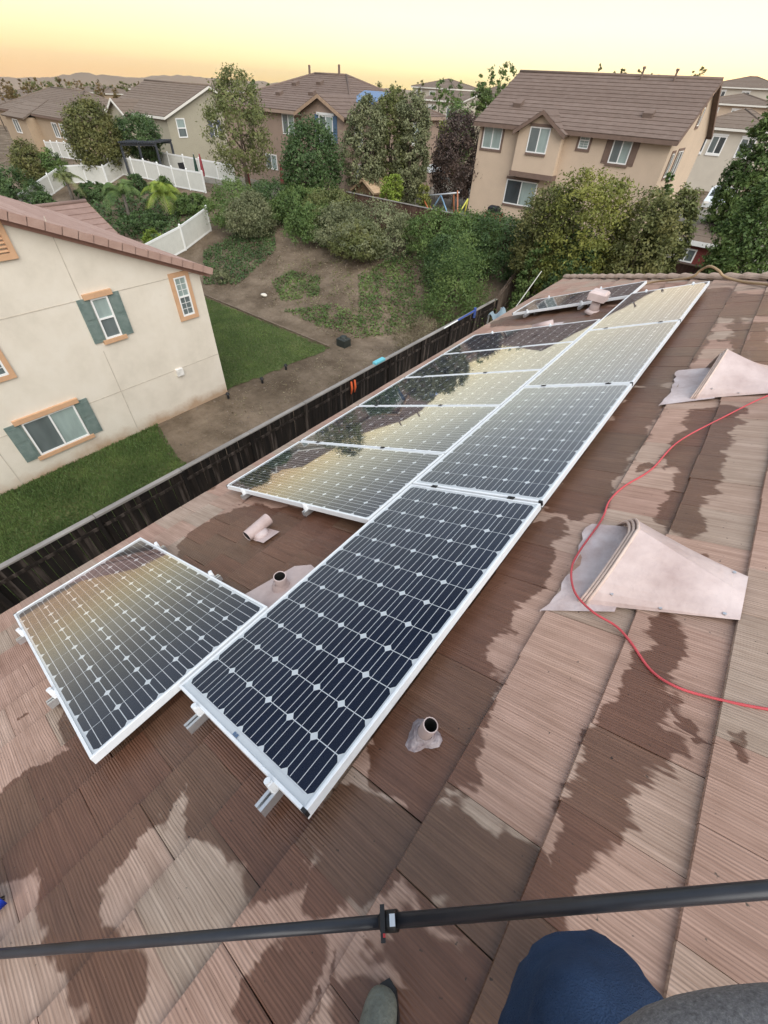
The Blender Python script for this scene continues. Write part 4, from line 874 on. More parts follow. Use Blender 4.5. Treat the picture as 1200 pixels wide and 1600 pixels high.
# ================================================================ VEGETATION
def fast_mesh(name, V, nq, m):
    me = bpy.data.meshes.new(name); V = np.asarray(V, np.float32)
    me.vertices.add(len(V)); me.vertices.foreach_set('co', V.ravel())
    me.loops.add(nq*4); me.polygons.add(nq)
    me.loops.foreach_set('vertex_index', np.arange(nq*4, dtype=np.int32)); me.polygons.foreach_set('loop_start', np.arange(0, nq*4, 4, dtype=np.int32))
    me.update(calc_edges=True); me.materials.append(m); return me
def leaves(P, outward, size, rs, aspect=.5, up=.25, rnd=.9):
    n = len(P); N = outward+rs.normal(0, rnd, (n,3)); N[:,2] += up; N /= np.linalg.norm(N, axis=1)[:,None]+1e-9
    T = rs.normal(0, 1, (n,3)); T -= N*(T*N).sum(1)[:,None]; T /= np.linalg.norm(T, axis=1)[:,None]+1e-9; B = np.cross(N, T)
    s = (size*rs.uniform(.55, 1.4, n))[:,None]
    return np.stack([P-T*s*.5, P+B*s*.5*aspect-T*s*.05+N*s*.06, P+T*s*.5, P-B*s*.5*aspect-T*s*.05+N*s*.06], 1).reshape(-1, 3)
PROF = {'round': lambda t: np.sqrt(np.clip(1-(2*t-1)**2, 0, 1))**.8, 'cone': lambda t: np.clip(1-t, 0, 1)**.75*np.clip(t/.12, 0, 1)**.5, 'column': lambda t: np.clip(1-np.abs(2*t-1)**3.2, 0, 1)**.6,
        'shrub': lambda t: np.clip(1-t**2.4, 0, 1)**.55*np.clip(.75+t, 0, 1), 'vase': lambda t: np.clip(.35+t*.9, 0, 1)*np.clip(1-t**5, 0, 1)**.5, 'egg': lambda t: np.sqrt(np.clip(1-(2*t**.75-1)**2, 0, 1))}
def crown_mesh(shape, w, h, n, leaf, seed, m, lump=.32, clump=38, spread=.5, aspect=.5):
    rs = np.random.RandomState(seed); K = max(12, n//clump)
    lob = rs.normal(0, 1, (9,3)); lob /= np.linalg.norm(lob, axis=1)[:,None]; amp = rs.uniform(-.6, 1.0, 9)
    t = rs.uniform(.02, .985, K*3); th = rs.uniform(0, 2*math.pi, K*3); pr = PROF[shape](t)
    keep = rs.uniform(0, 1, K*3) < np.clip(pr+.12, 0, 1); t, th, pr = t[keep][:K], th[keep][:K], pr[keep][:K]
    d = np.stack([np.cos(th), np.sin(th), (2*t-1)], 1); d /= np.linalg.norm(d, axis=1)[:,None]
    lf = 1+lump*(np.exp(4.5*(d@lob.T-1))*amp).sum(1)
    r_ = pr*lf*(1-.55*rs.uniform(0, 1, len(t))**2.2)
    C = np.stack([r_*np.cos(th)*w/2, r_*np.sin(th)*w/2, t*h*np.clip(.85+.15*lf, .7, 1.12)], 1)
    m_ = len(C); cs = spread*(.35+.65*rs.uniform(0, 1, m_))*max(.12, min(w, h)*.17)
    idx = np.repeat(np.arange(m_), max(4, n//m_)); P = C[idx]+rs.normal(0, 1, (len(idx),3))*cs[idx][:,None]*np.array([1,1,.75])
    P[:,2] = np.maximum(P[:,2], .02)
    out = P-np.array([0,0,h*.42]); out /= np.linalg.norm(out, axis=1)[:,None]+1e-9
    return fast_mesh('crown', leaves(P, out, leaf, rs, aspect), len(P), m), C
LG = lambda a, k: tuple(c*k for c in a)
M_L = dict(  # olive, deep, mid and grey lightened in place of mid-distance haze
 olive=leafmat('leaf_olive', [(0.090,0.112,0.036),(0.154,0.176,0.061),(0.252,0.260,0.100)]), deep=leafmat('leaf_deep_green', [(0.040,0.076,0.026),(0.068,0.119,0.040),(0.112,0.172,0.058)]),
 mid=leafmat('leaf_mid_green', [(0.064,0.112,0.032),(0.108,0.172,0.050),(0.180,0.244,0.072)]), yellow=leafmat('leaf_yellow_green', [(0.105,0.128,0.030),(0.195,0.210,0.048),(0.300,0.300,0.068)]),
 grey=leafmat('leaf_grey_green', [(0.100,0.119,0.058),(0.180,0.198,0.100),(0.288,0.296,0.162)]), purple=leafmat('leaf_purple_brown', [(0.060,0.042,0.038),(0.098,0.070,0.060),(0.143,0.098,0.075)]),
 rust=leafmat('leaf_rusty', [(.085,.100,.034),(.140,.152,.050),(.215,.200,.070)]), dry=leafmat('leaf_dry', [(0.135,0.112,0.068),(0.225,0.188,0.112),(0.315,0.270,0.173)], .1), lime=leafmat('leaf_lime', [(0.135,0.210,0.030),(0.225,0.300,0.045),(0.330,0.390,0.075)]),
 amber=leafmat('leaf_dusk_lit', [(0.105,0.083,0.030),(0.180,0.128,0.045),(0.255,0.165,0.060)]))  # amber: orange dusk light put into the colour of distant leaves
M_BARK = mat('bark', (.10,.075,.055), .9, .3, 8, .5, 40, stretch=(1,1,.3)); M_BARKG = mat('bark_grey', (.17,.15,.13), .9, .25, 8)
GRASSTOP = None
def tree(name, label, cat, xy, zt, w, shape, mk, n=5000, leaf=.2, bole=.22, seed=1, group=None, zb=None, trunk=True, lump=.32, spread=.5, aspect=.5):
    x, y = float(xy[0]), float(xy[1]); zb = float(ground_z(x, y)) if zb is None else zb; H = zt-zb
    o = thing(name, label, cat, (x, y, zb), group); cb = H*bole; n = int(n*1.7); leaf = leaf*.74
    me, C = crown_mesh(shape, w, H-cb, n, leaf, seed, M_L[mk], lump, spread=spread, aspect=aspect)
    c = link('crown', me, o); c.location = (0, 0, cb)
    if trunk:
        rs = random.Random(seed); tr = MB(); r0 = max(.05, min(.16, H*.022)); p = [np.array([0,0,-.15])]; q = np.array([0,0,0.0])
        for k in range(1, 6): p.append(np.array([rs.uniform(-.06,.06)*H*.2, rs.uniform(-.06,.06)*H*.2, (cb+(H-cb)*.55)*k/5]))
        tr.tube(p, [r0*(1-.13*k) for k in range(6)], 7)
        CC = C[np.argsort(-C[:,2])]
        for k in range(6):
            e = CC[int(len(CC)*(.1+.13*k)) % len(CC)]*.8+np.array([0,0,cb]); s_ = p[2+k % 3]; mid_ = (s_+e)/2+np.array([0,0,-.06*H]); tr.tube([s_, mid_, e], [r0*.5, r0*.32, r0*.1], 5)
        tr.build('trunk', M_BARK, o, True, local=True)
    return o
def at_d(px, py, D): d = ray(px, py); return d*(D/math.hypot(d[0], d[1]))
def wm_(px, py, wpx, D): a_, b_ = at_d(px-wpx/2, py, D), at_d(px+wpx/2, py, D); return float(np.linalg.norm((a_-b_)[:2]))
def ptree(name, label, cat, px, pt, D, wpx, shape, mk, pm=None, **kw):
    # D: distance on the ground; pm: image row at mid height
    P = at_d(px, pm or pt+40, D); T = at_d(px, pt, D); return tree(name, label, cat, (P[0], P[1]), float(T[2]), wm_(px, pm or pt+40, wpx, D), shape, mk, **kw)
# hedge shrubs on the bank (base measured on the slope)
HS = [(352,283,(-31.6,23.2),4.0,'mid','shrub','dark green shrub at the left end of the bank hedge, by the vinyl fence'),(395,282,(-30.2,25.3),3.6,'deep','shrub','tall deep green shrub second from the left in the bank hedge'),
 (372,300,(-29.2,22.6),2.6,'grey','shrub','small grey green shrub in front at the left of the hedge'),(440,288,(-27.4,25.8),4.2,'mid','shrub','broad green shrub below the rose brown house'),(492,296,(-24.4,26.0),4.0,'olive','shrub','yellowish green shrub in the middle of the bank hedge'),
 (475,318,(-24.6,24.2),3.2,'mid','shrub','green shrub standing forward in the middle of the bank hedge'),(530,318,(-22.2,24.6),3.8,'grey','shrub','grey green shrub left of the gap in the hedge'),(580,318,(-19.6,25.0),4.2,'grey','shrub','large grey green bush just left of the hedge gap'),(555,345,(-20.2,23.6),2.8,'olive','shrub','low olive bush in front of the hedge gap'),
 (672,326,(-15.6,26.2),3.8,'mid','shrub','green bush just right of the hedge gap'),(725,336,(-13.6,26.0),3.8,'mid','shrub','green bush in front of the swing set'),(775,336,(-11.7,26.0),3.6,'deep','shrub','dark green bush behind the fence corner'),(700,365,(-14.0,24.6),3.0,'deep','shrub','dark bush lower on the bank near the fence corner')]
for k, (px, pt, xy, w, mk, sh, lb) in enumerate(HS):
    D = math.hypot(*xy); tree('shrub', lb, 'shrub', xy, float(at_d(px, pt, D)[2]), w*1.15, sh, mk, n=6500, leaf=.17, bole=.04, seed=100+k, group='hedge shrubs on the bank', lump=.45, spread=.55)
tree('conifer', 'bright green upright conifer bush beside the corner of the dark fence', 'shrub', (-11.6,21.6), float(at_d(735,375,24.5)[2]), 3.9, 'cone', 'mid', n=7000, leaf=.16, bole=.03, seed=140, lump=.5, aspect=.35)
tree('shrub', 'dark green shrub left of the bright conifer by the fence', 'shrub', (-12.9,23.4), float(at_d(690,395,26.7)[2]), 2.8, 'shrub', 'deep', n=4500, leaf=.15, bole=.03, seed=141)
tree('dry_bush', 'dry brownish bush beside the dark fence', 'bush', (-11.1,17.6), -7.75, 2.3, 'shrub', 'dry', n=6000, leaf=.11, bole=.02, seed=142, lump=.4, aspect=.25)
tree('shrub', 'small blue green shrub on the left grassy patch', 'shrub', (-26.2,17.2), -8.55, 1.3, 'shrub', 'grey', n=1500, leaf=.12, bole=.03, seed=143)
# trees standing in the yards behind
ptree('tree', 'tall airy olive tree above the vinyl fence, left of the rose brown house', 'tree', 372, 102, 47, 96, 'egg', 'olive', 190, n=6500, leaf=.25, bole=.18, seed=1, lump=.8, spread=.45)
ptree('tree', 'round olive brown tree before the tan house at far left', 'tree', 145, 155, 60, 84, 'egg', 'rust', 205, n=9000, leaf=.28, bole=.12, seed=2, lump=.4)
ptree('tree', 'dark green tree behind the pergola of the grey house', 'tree', 217, 180, 61, 58, 'round', 'deep', 205, n=6500, leaf=.26, bole=.16, seed=3)
ptree('tree', 'leafy green cone shaped tree before the rose brown house', 'tree', 486, 187, 40, 86, 'egg', 'deep', 245, n=9000, leaf=.24, bole=.12, seed=4, lump=.4)
ptree('tree', 'leftmost of three tall feathery trees in front of the rose brown house', 'tree', 578, 150, 41, 52, 'column', 'grey', 220, n=9000, leaf=.24, bole=.07, seed=5, lump=.4)
ptree('tree', 'middle of three tall feathery trees in front of the rose brown house', 'tree', 612, 140, 43, 54, 'column', 'olive', 220, n=9000, leaf=.24, bole=.07, seed=6, lump=.4)
ptree('tree', 'rightmost of three tall feathery trees in front of the rose brown house', 'tree', 644, 148, 42, 50, 'column', 'grey', 220, n=9000, leaf=.24, bole=.07, seed=7, lump=.4)
ptree('tree', 'purple leaved tree left of the beige house', 'tree', 718, 178, 44, 76, 'egg', 'purple', 240, n=9000, leaf=.24, bole=.14, seed=8, lump=.35)
ptree('tree', 'yellow green tree behind the purple tree', 'tree', 682, 182, 58, 40, 'egg', 'yellow', 220, n=5000, leaf=.28, bole=.1, seed=9)
ptree('tree', 'green tree behind the purple tree on its right side', 'tree', 716, 158, 60, 52, 'egg', 'mid', 190, n=5000, leaf=.28, bole=.1, seed=10)
ptree('tree', 'light green young tree beside the play shed', 'tree', 612, 272, 36, 32, 'round', 'lime', 288, n=2600, leaf=.18, bole=.2, seed=11)
ptree('tree', 'small pale green tree behind the swing set', 'tree', 663, 288, 37, 22, 'round', 'yellow', 300, n=1800, leaf=.17, bole=.3, seed=12)
# big shrubs in front of the beige house
ptree('tree', 'yellowish green tree left of three below the beige house', 'tree', 862, 292, 26.5, 98, 'round', 'rust', 350, n=10000, leaf=.19, bole=.16, seed=20, lump=.55)
ptree('tree', 'large golden green tree below the shuttered window of the beige house', 'tree', 925, 280, 25.5, 120, 'round', 'yellow', 350, n=12000, leaf=.19, bole=.14, seed=21, lump=.55)
ptree('tree', 'rusty green tree right of three below the beige house', 'tree', 1010, 292, 25.0, 110, 'round', 'rust', 360, n=11000, leaf=.19, bole=.14, seed=22, lump=.55)
ptree('tree', 'green tree right below the corner of the beige house', 'tree', 1054, 290, 27, 62, 'egg', 'olive', 350, n=7000, leaf=.19, bole=.14, seed=23, lump=.5)
ptree('tree', 'slim sapling tip rising before the corner of the beige house', 'tree', 1042, 258, 28.5, 26, 'egg', 'mid', 290, n=1800, leaf=.18, bole=.25, seed=24)
ptree('shrub', 'dark low shrub under the trees beyond the hip tiles', 'shrub', 905, 350, 24.6, 90, 'shrub', 'deep', 395, n=5000, leaf=.17, bole=.02, seed=25)
ptree('shrub', 'dark low shrub left under the golden tree', 'shrub', 838, 372, 25.2, 50, 'shrub', 'mid', 410, n=3600, leaf=.17, bole=.02, seed=26)
ptree('shrub', 'green clipped shrub in front of the red shed', 'shrub', 1130, 386, 28.5, 60, 'shrub', 'lime', 402, n=3500, leaf=.16, bole=.02, seed=27)
ptree('tree', 'tall dark green tree at the right edge of the picture', 'tree', 1198, 108, 33, 84, 'egg', 'mid', 240, n=13000, leaf=.24, bole=.1, seed=28, lump=.3)
ptree('tree', 'lower light green tree at the right edge before the dark one', 'tree', 1196, 262, 26.5, 104, 'round', 'mid', 340, n=12000, leaf=.2, bole=.1, seed=29, lump=.35)
# planted bank on the left
ptree('shrub', 'brown green round bush behind the side vinyl fence at far left', 'shrub', 48, 220, 63, 62, 'shrub', 'rust', 260, n=5000, leaf=.26, bole=.05, seed=30)
ptree('shrub', 'dark hedge bush at the left edge above the stucco gable', 'shrub', 20, 262, 57, 80, 'shrub', 'deep', 290, n=5000, leaf=.24, bole=.03, seed=31)
ptree('shrub', 'green bush between the far left bush and the vinyl fence', 'shrub', 85, 232, 62, 44, 'shrub', 'mid', 258, n=3600, leaf=.24, bole=.05, seed=32)
ptree('shrub', 'dark shrub at the foot of the vinyl fence, left part', 'shrub', 150, 285, 55, 66, 'shrub', 'deep', 300, n=4000, leaf=.22, bole=.03, seed=33)
ptree('shrub', 'dark round shrub against the middle of the vinyl fence', 'shrub', 213, 272, 52.5, 30, 'shrub', 'deep', 283, n=2600, leaf=.2, bole=.03, seed=34)
ptree('shrub', 'dark green shrub against the vinyl fence on the right', 'shrub', 257, 276, 50, 28, 'shrub', 'mid', 288, n=2600, leaf=.2, bole=.03, seed=35)
ptree('shrub', 'low green shrub below the vinyl fence near the hedge', 'shrub', 300, 302, 44, 60, 'shrub', 'mid', 320, n=4000, leaf=.19, bole=.02, seed=36)
ptree('shrub', 'low dark shrub at the foot of the palms', 'shrub', 225, 330, 44, 90, 'shrub', 'deep', 345, n=4500, leaf=.2, bole=.02, seed=37)
ptree('shrub', 'rosette of pale spiky leaves beside the short vinyl fence', 'shrub', 240, 358, 38, 34, 'shrub', 'lime', 372, n=1500, leaf=.3, bole=.02, seed=38, aspect=.2)
ptree('shrub', 'dark leafy shrub behind the low hip roof wing', 'shrub', 70, 300, 54, 40, 'shrub', 'deep', 315, n=3000, leaf=.22, bole=.02, seed=39)
def palm(label, px, pt, D, rad, mk, seed, nf=15):
    P = at_d(px, pt+28, D); T = at_d(px, pt, D); zb = float(ground_z(P[0], P[1])); H = float(T[2])-zb; o = thing('palm_tree', label, 'palm', (P[0], P[1], zb)); rs = random.Random(seed)
    tr = MB(); tr.tube([(0,0,-.1),(.05,.03,H*.35),(.12,.02,H*.68)], [.14,.12,.10], 8); tr.build('trunk', M_BARKG, o, True, local=True)
    for k in range(nf):
        az = k*2.399+rs.uniform(-.3,.3); el = rs.uniform(.25,1.25); L = rad*rs.uniform(.8,1.15); V = []; pts = []
        for q in range(11):
            s_ = q/10; rr_ = L*s_*math.cos(el)*(1-.10*s_)+.05; zz = H*.68+L*(math.sin(el)*s_-.78*s_*s_)
            pts.append(np.array([.12+math.cos(az)*rr_, math.sin(az)*rr_, zz]))
        f = MB(); f.tube(pts, [.022*(1-.07*q) for q in range(11)], 4); sd = np.array([-math.sin(az), math.cos(az), 0])
        for q in range(1, 11):
            for half in (0, .5):
                c0 = pts[q-1]+(pts[q]-pts[q-1])*half; w_ = L*.26*math.sin(math.pi*min(1, (q+half)/10.6))**.6+.05; fw = (pts[q]-pts[q-1]); fw = fw/np.linalg.norm(fw)
                for sg in (-1, 1):
                    tip = c0+sd*sg*w_*.8+fw*w_*.55+np.array([0,0,-w_*.42]); f.face([c0, c0+fw*.05, tip, c0-fw*.02])
        f.build('frond', M_L[mk], o, local=True)
palm('yellow green feathery palm in the planted bank', 256, 285, 45, 2.7, 'lime', 1, 18)
palm('darker green palm left of the yellow one in the planted bank', 192, 280, 46.5, 2.7, 'mid', 2, 18)
palm('small curved palm against the vinyl fence at left', 105, 262, 55, 2.0, 'olive', 3, 12)
# ground cover, scattered leaves that nobody could count
def inpoly(P, poly):
    x, y = P[:,0], P[:,1]; r_ = np.zeros(len(P), bool); j = len(poly)-1
    for i in range(len(poly)):
        xi, yi = poly[i]; xj, yj = poly[j]; r_ ^= ((yi > y) != (yj > y)) & (x < (xj-xi)*(y-yi)/(yj-yi+1e-12)+xi); j = i
    return r_
def bankpt(px, py):
    d = ray(px, py); lo, hi = 5.0, 120.0; hz = math.hypot(d[0], d[1])
    for _ in range(60):
        mid_ = (lo+hi)/2; p = d*(mid_/hz)
        if p[2] > float(ground_z(p[0], p[1])): lo = mid_
        else: hi = mid_
    return d[:2]*(lo/hz)
def cover(name, label, pxpoly, mk, dens, leaf, h, seed, thr=.0, aspect=.6, pal=None):
    poly = [tuple(bankpt(*p)) for p in pxpoly] if pal is None else pal; rs = np.random.RandomState(seed)
    xs = [p[0] for p in poly]; ys = [p[1] for p in poly]; A_ = (max(xs)-min(xs))*(max(ys)-min(ys)); n = int(A_*dens)
    P = np.stack([rs.uniform(min(xs), max(xs), n), rs.uniform(min(ys), max(ys), n)], 1); P = P+rs.normal(0, .12, P.shape)
    nz = np.sin(P[:,0]*1.9+seed)*np.cos(P[:,1]*2.3+seed*2)+.6*np.sin(P[:,0]*4.7+P[:,1]*3.9+seed)
    P = P[inpoly(P, poly) & (nz+rs.normal(0, .35, n) > thr)]; hh = np.abs(rs.normal(0, .45, len(P)))*h*(.5+.5*np.clip(nz[:len(P)]*0+1, 0, 1))
    P3 = np.stack([P[:,0], P[:,1], ground_z(P[:,0], P[:,1])+.02+hh], 1); o_ = np.zeros_like(P3); o_[:,2] = .6
    me = fast_mesh(name, leaves(P3, o_, leaf, rs, aspect, .5, .7), len(P3), M_L[mk]); return tag(link(name, me), label, None, None, 'stuff')
cover('ground_cover', 'dark green ground cover patch at the left of the bank', [(318,392),(372,362),(428,358),(432,392),(372,446),(318,446)], 'deep', 190, .13, .16, 1, -1.2)
cover('ground_cover', 'small green ground cover patch in the middle of the bank', [(424,440),(455,424),(500,432),(500,462),(440,472)], 'mid', 210, .12, .16, 2, -1.2)
cover('ground_cover', 'green ground cover at the toe of the bank', [(442,486),(520,476),(565,500),(560,530),(500,512)], 'mid', 200, .12, .16, 3, -1.0)
cover('ground_cover', 'thin green ground cover on the right of the bank', [(560,430),(640,392),(690,405),(690,460),(640,520),(560,530)], 'mid', 190, .13, .18, 4, -.75)
cover('ground_cover', 'sparse reddish litter over the bare bank', [(380,380),(440,350),(640,370),(700,420),(660,530),(520,530),(420,480)], 'dry', 40, .11, .05, 5, -.2, .35)
cover('ground_cover', 'thin weeds on the bare bank between the green patches', [(430,400),(520,400),(640,400),(640,520),(560,530),(450,490)], 'olive', 60, .11, .10, 7, .1, .4)
cover('ground_cover', 'weeds at the foot of the hedge shrubs', [(345,362),(430,352),(520,385),(620,415),(640,395),(560,370),(430,335)], 'deep', 120, .13, .2, 8, -.6)
cover('ground_cover', 'dry leaf litter on the dirt strip beside the dark fence', [(350,625),(520,548),(650,545),(690,520),(560,580),(300,700)], 'dry', 40, .09, .03, 9, .1, .4)
cover('ground_cover', 'mixed low planting under the palms', [(130,300),(190,290),(320,312),(300,350),(240,385),(150,350)], 'deep', 70, .22, .35, 6, -.8)
def blades(name, label, poly, n, h, seed, mk):
    rs = np.random.RandomState(seed); xs = [p[0] for p in poly]; ys = [p[1] for p in poly]
    P = np.stack([rs.uniform(min(xs), max(xs), n), rs.uniform(min(ys), max(ys), n)], 1); P = P[inpoly(P, poly)]; k = len(P)
    B = np.stack([P[:,0], P[:,1], ground_z(P[:,0], P[:,1])+.01], 1); an = rs.uniform(0, 2*math.pi, k); w = .012; s = np.stack([np.cos(an)*w, np.sin(an)*w, np.zeros(k)], 1); T = B+np.stack([rs.normal(0,.03,k), rs.normal(0,.03,k), h*rs.uniform(.5,1.2,k)], 1)
    return tag(link(name, fast_mesh(name, np.stack([B-s, B+s, T+s*.3, T-s*.3], 1).reshape(-1,3), k, M_L[mk])), label, None, None, 'stuff')
blades('grass', 'grass of the side lawn under the shuttered window', [(-15.3,-4),(-9.85,-4),(-9.85,4.1),(-10.6,4.8),(-11.6,5.1),(-12.9,5.1),(-15.3,5.8)], 60000, .085, 1, 'mid')
blades('grass', 'grass of the back lawn below the bank', [(-30,15.2),(-15.1,15.4),(-15.5,9.1),(-30,9.0)], 50000, .075, 2, 'mid')
# skyline trees: many, too small to show more than a crown
rs = random.Random(77)
SKY = []
for k in range(46): px = -30+k*8.4+rs.uniform(-5,5); SKY.append((px, 125+.028*px+rs.uniform(-6,6), rs.uniform(150,260), rs.uniform(14,26), rs.choice(['amber','amber','rust','olive']), 'left'))
for k in range(16): px = 400+k*21+rs.uniform(-8,8); SKY.append((px, 133+rs.uniform(-8,4), rs.uniform(130,190), rs.uniform(12,24), rs.choice(['olive','rust','mid']), 'mid'))
for (px, pt, w) in ((752,118,34),(775,104,36),(795,100,30),(765,128,30),(690,124,26),(712,122,24)): SKY.append((px, pt, 95, w, 'mid', 'mid'))
for (px, pt, w) in ((939,98,7),(960,112,14),(976,106,13),(1003,103,9),(1018,114,8),(1028,117,8),(1050,119,12),(1097,106,26),(1080,121,20)): SKY.append((px, pt, 120, w, 'rust', 'right'))
cac = {}
for k, (px, pt, D, wpx, mk, side) in enumerate(SKY):
    P = at_d(px, pt, D); zb = min(float(ground_z(P[0], P[1])), float(P[2])-3.5); H = float(P[2])-zb; w = wm_(px, pt, wpx, D)
    tone = {'amber':'dusk-tinted amber','rust':'rusty green','olive':'olive','mid':'green'}[mk]; form = 'narrow' if wpx < 15 else ('broad' if wpx > 21 else 'rounded')
    o = thing('tree', {'left':'small %s %s hazy tree on the left skyline behind the roofs','mid':'small %s %s tree on the skyline between the middle houses','right':'small %s %s tree peeping over the ridge of the beige house'}[side] % (form, tone), 'tree', (P[0], P[1], zb), 'skyline trees, '+side)
    CH_ = min(H*.9, max(w*1.5, 3.5))
    me, C = crown_mesh(rs.choice(['egg','round','cone']) if wpx > 12 else 'column', w, CH_, 1000, max(.25, w*.11), 500+k, M_L[mk], .3); c = link('crown', me, o); c.location = (0, 0, H-CH_)
    t_ = MB(); t_.tube([(0,0,-.2),(0,0,H-CH_*.5)], [.18,.06], 5); t_.build('trunk', M_BARK, o, local=True)

# a far-off wood that reads as one mass, filling the valley on the left
rs2 = np.random.RandomState(12); nW = 60000; az_ = np.radians(rs2.uniform(-82, -42, nW)); D_ = rs2.uniform(230, 900, nW); hh = np.abs(rs2.normal(0, 1, nW))*1.5
cl_ = .5+.5*np.sin(az_*140)*np.sin(D_*.09+az_*60); Xw, Yw = np.sin(az_)*D_, np.cos(az_)*D_
Pw = np.stack([Xw, Yw, ground_z(Xw, Yw)+1.2+hh*(.4+1.5*cl_)], 1); ow = np.zeros_like(Pw); ow[:,2] = .5; ow[:,0] = .5
tag(link('distant_wood', fast_mesh('distant_wood', leaves(Pw, ow, 1.25, rs2, .8, .3, .6), nW, M_L['amber'])), 'dusk-tinted amber wooded valley far off on the left', None, None, 'stuff')

# pebbles and clods on the bare earth
rs3 = np.random.RandomState(5); nP = 6000; Xp = rs3.uniform(-32, -10, nP); Yp = rs3.uniform(5, 26, nP); kp = ~((Xp < -15.2) & (Yp < 15.4)); Xp, Yp = Xp[kp], Yp[kp]; nP = len(Xp)
sz = .018+.05*rs3.uniform(0, 1, nP)**4; Vp = []
tri = np.array([(1,0,0),(-.5,.87,0),(-.5,-.87,0),(0,0,.9)]); cp_ = np.stack([Xp, Yp, ground_z(Xp, Yp)], 1)
an = rs3.uniform(0, 6.28, nP); Rz = np.stack([np.stack([np.cos(an), -np.sin(an)], 1), np.stack([np.sin(an), np.cos(an)], 1)], 1)
tv = np.repeat(tri[None], nP, 0)*sz[:,None,None]; tv[:,:,:2] = np.einsum('nij,nkj->nki', Rz, tv[:,:,:2]); tv += cp_[:,None,:]
me = bpy.data.meshes.new('pebbles'); me.from_pydata(tv.reshape(-1,3).tolist(), [], [(4*i+a, 4*i+b_, 4*i+3) for i in range(nP) for a, b_ in ((0,1),(1,2),(2,0))]); tag(link('pebbles', me, None, mat('pebble', (.10,.08,.06), .9, .4, 3, col2=(.24,.19,.15))), 'pebbles and clods on the bare earth', None, None, 'stuff')
# ================================================================ YARD THINGS
def col(name, c, r=.5, **k): return mat(name, c, r, .08, **k)
Gz = lambda x, y: float(ground_z(x, y))
# play shed with gabled tan roof
P_ = ony(574, 300, 31.0); sx_, sz_ = P_[0], -7.0
o = thing('play_shed', 'small wooden shed with tan gable roof behind the bank fence', 'shed', (sx_, 31.5, sz_)); q = MB()
q.box(sx_-.95, sx_+.95, 30.7, 32.3, sz_, sz_+1.45); q.face([(sx_-.95,30.7,sz_+1.45),(sx_+.95,30.7,sz_+1.45),(sx_,30.7,sz_+2.05)]); q.build('wall', mat('shed_wood', (.20,.13,.075), .8, .2, 6), o)
for sg in (-1, 1):
    q = MB(); roof_plane(q, (sx_+sg*1.2,30.35,sz_+1.36), (sx_+sg*1.2,32.6,sz_+1.36), (sx_,32.6,sz_+2.14), (sx_,30.35,sz_+2.14), 4, .02); q.build('roof', mat('shed_shingle', (.42,.30,.19), .85, .12, 5), o)
q = MB(); q.box(sx_-.32, sx_+.32, 30.66, 30.7, sz_+.02, sz_+1.25); q.build('door', mat('shed_door', (.12,.08,.05), .8), o)
# swing set
def S(px, py, Y=31.0): return ony(px, py, Y)
o = thing('swing_set', 'metal swing set with orange, blue and yellow legs behind the bank fence', 'swing set', (S(690,325)[0], 31.0, -7.0))
q = MB(); q.tube([S(655,307), S(718,301)], .05, 8); q.build('top_bar', col('galvanised', (.45,.46,.47), .4, metal=.5), o, True)
for nm, c_, L_ in (('orange', (.55,.16,.06), [((659,306),(668,324)),((659,306),(670,321))]), ('blue', (.22,.36,.50), [((689,305),(697,327)),((689,305),(676,326))]), ('rust', (.45,.17,.08), [((715,298),(715,323)),((709,301),(709,322))]), ('yellow', (.58,.55,.10), [((731,311),(720,329)),((731,311),(726,334))])):
    mm = col('swing_'+nm, c_)
    for k, (a_, b_) in enumerate(L_): A = S(*a_, 31.0); B = S(*b_, 30.2+1.5*k); B = A+(B-A)*((-7.0-A[2])/(B[2]-A[2])); q = MB(); q.tube([A, B], .05, 6); q.build('leg', mm, o, True)
for px in (672, 683, 702):
    A = S(px, 304.5); q = MB(); q.tube([A+(-.2,0,0), A+(-.2,0,-1.55)], .012, 4); q.tube([A+(.2,0,0), A+(.2,0,-1.55)], .012, 4); q.box(A[0]-.24, A[0]+.24, A[1]-.1, A[1]+.1, A[2]-1.6, A[2]-1.55); q.build('swing_seat', M_BLK, o)
# barbecue cart and garden umbrella
P_ = S(774, 322, 34.5); o = thing('barbecue', 'black barbecue on a brick red base beside the beige house', 'barbecue', (P_[0], 34.5, -7.0))
q = MB(); q.box(P_[0]-.6, P_[0]+.6, 34.2, 34.8, -7.0, -6.1); q.build('base', col('brick_red', (.25,.09,.06), .8), o); q = MB(); q.bbox(P_[0]-.45, P_[0]+.35, 34.25, 34.75, -6.1, -5.7, .12); q.build('lid', M_BLK, o)
P_ = S(676, 264, 40.0); o = thing('parasol', 'open white garden parasol behind the feathery trees', 'parasol', (P_[0], 40, -7.0)); q = MB(); n = 10
C_ = np.array([P_[0], 40, P_[2]+.35])
for k in range(n):
    a_, b_ = 2*math.pi*k/n, 2*math.pi*(k+1)/n; q.face([C_, C_+(1.6*math.cos(a_),1.6*math.sin(a_),-.45), C_+(1.6*math.cos(b_),1.6*math.sin(b_),-.45)])
q.build('canopy', col('canvas_white', (.75,.75,.72), .8), o); q = MB(); q.tube([(P_[0],40,-7.0), C_], .03, 6); q.build('pole', M_RAIL, o)
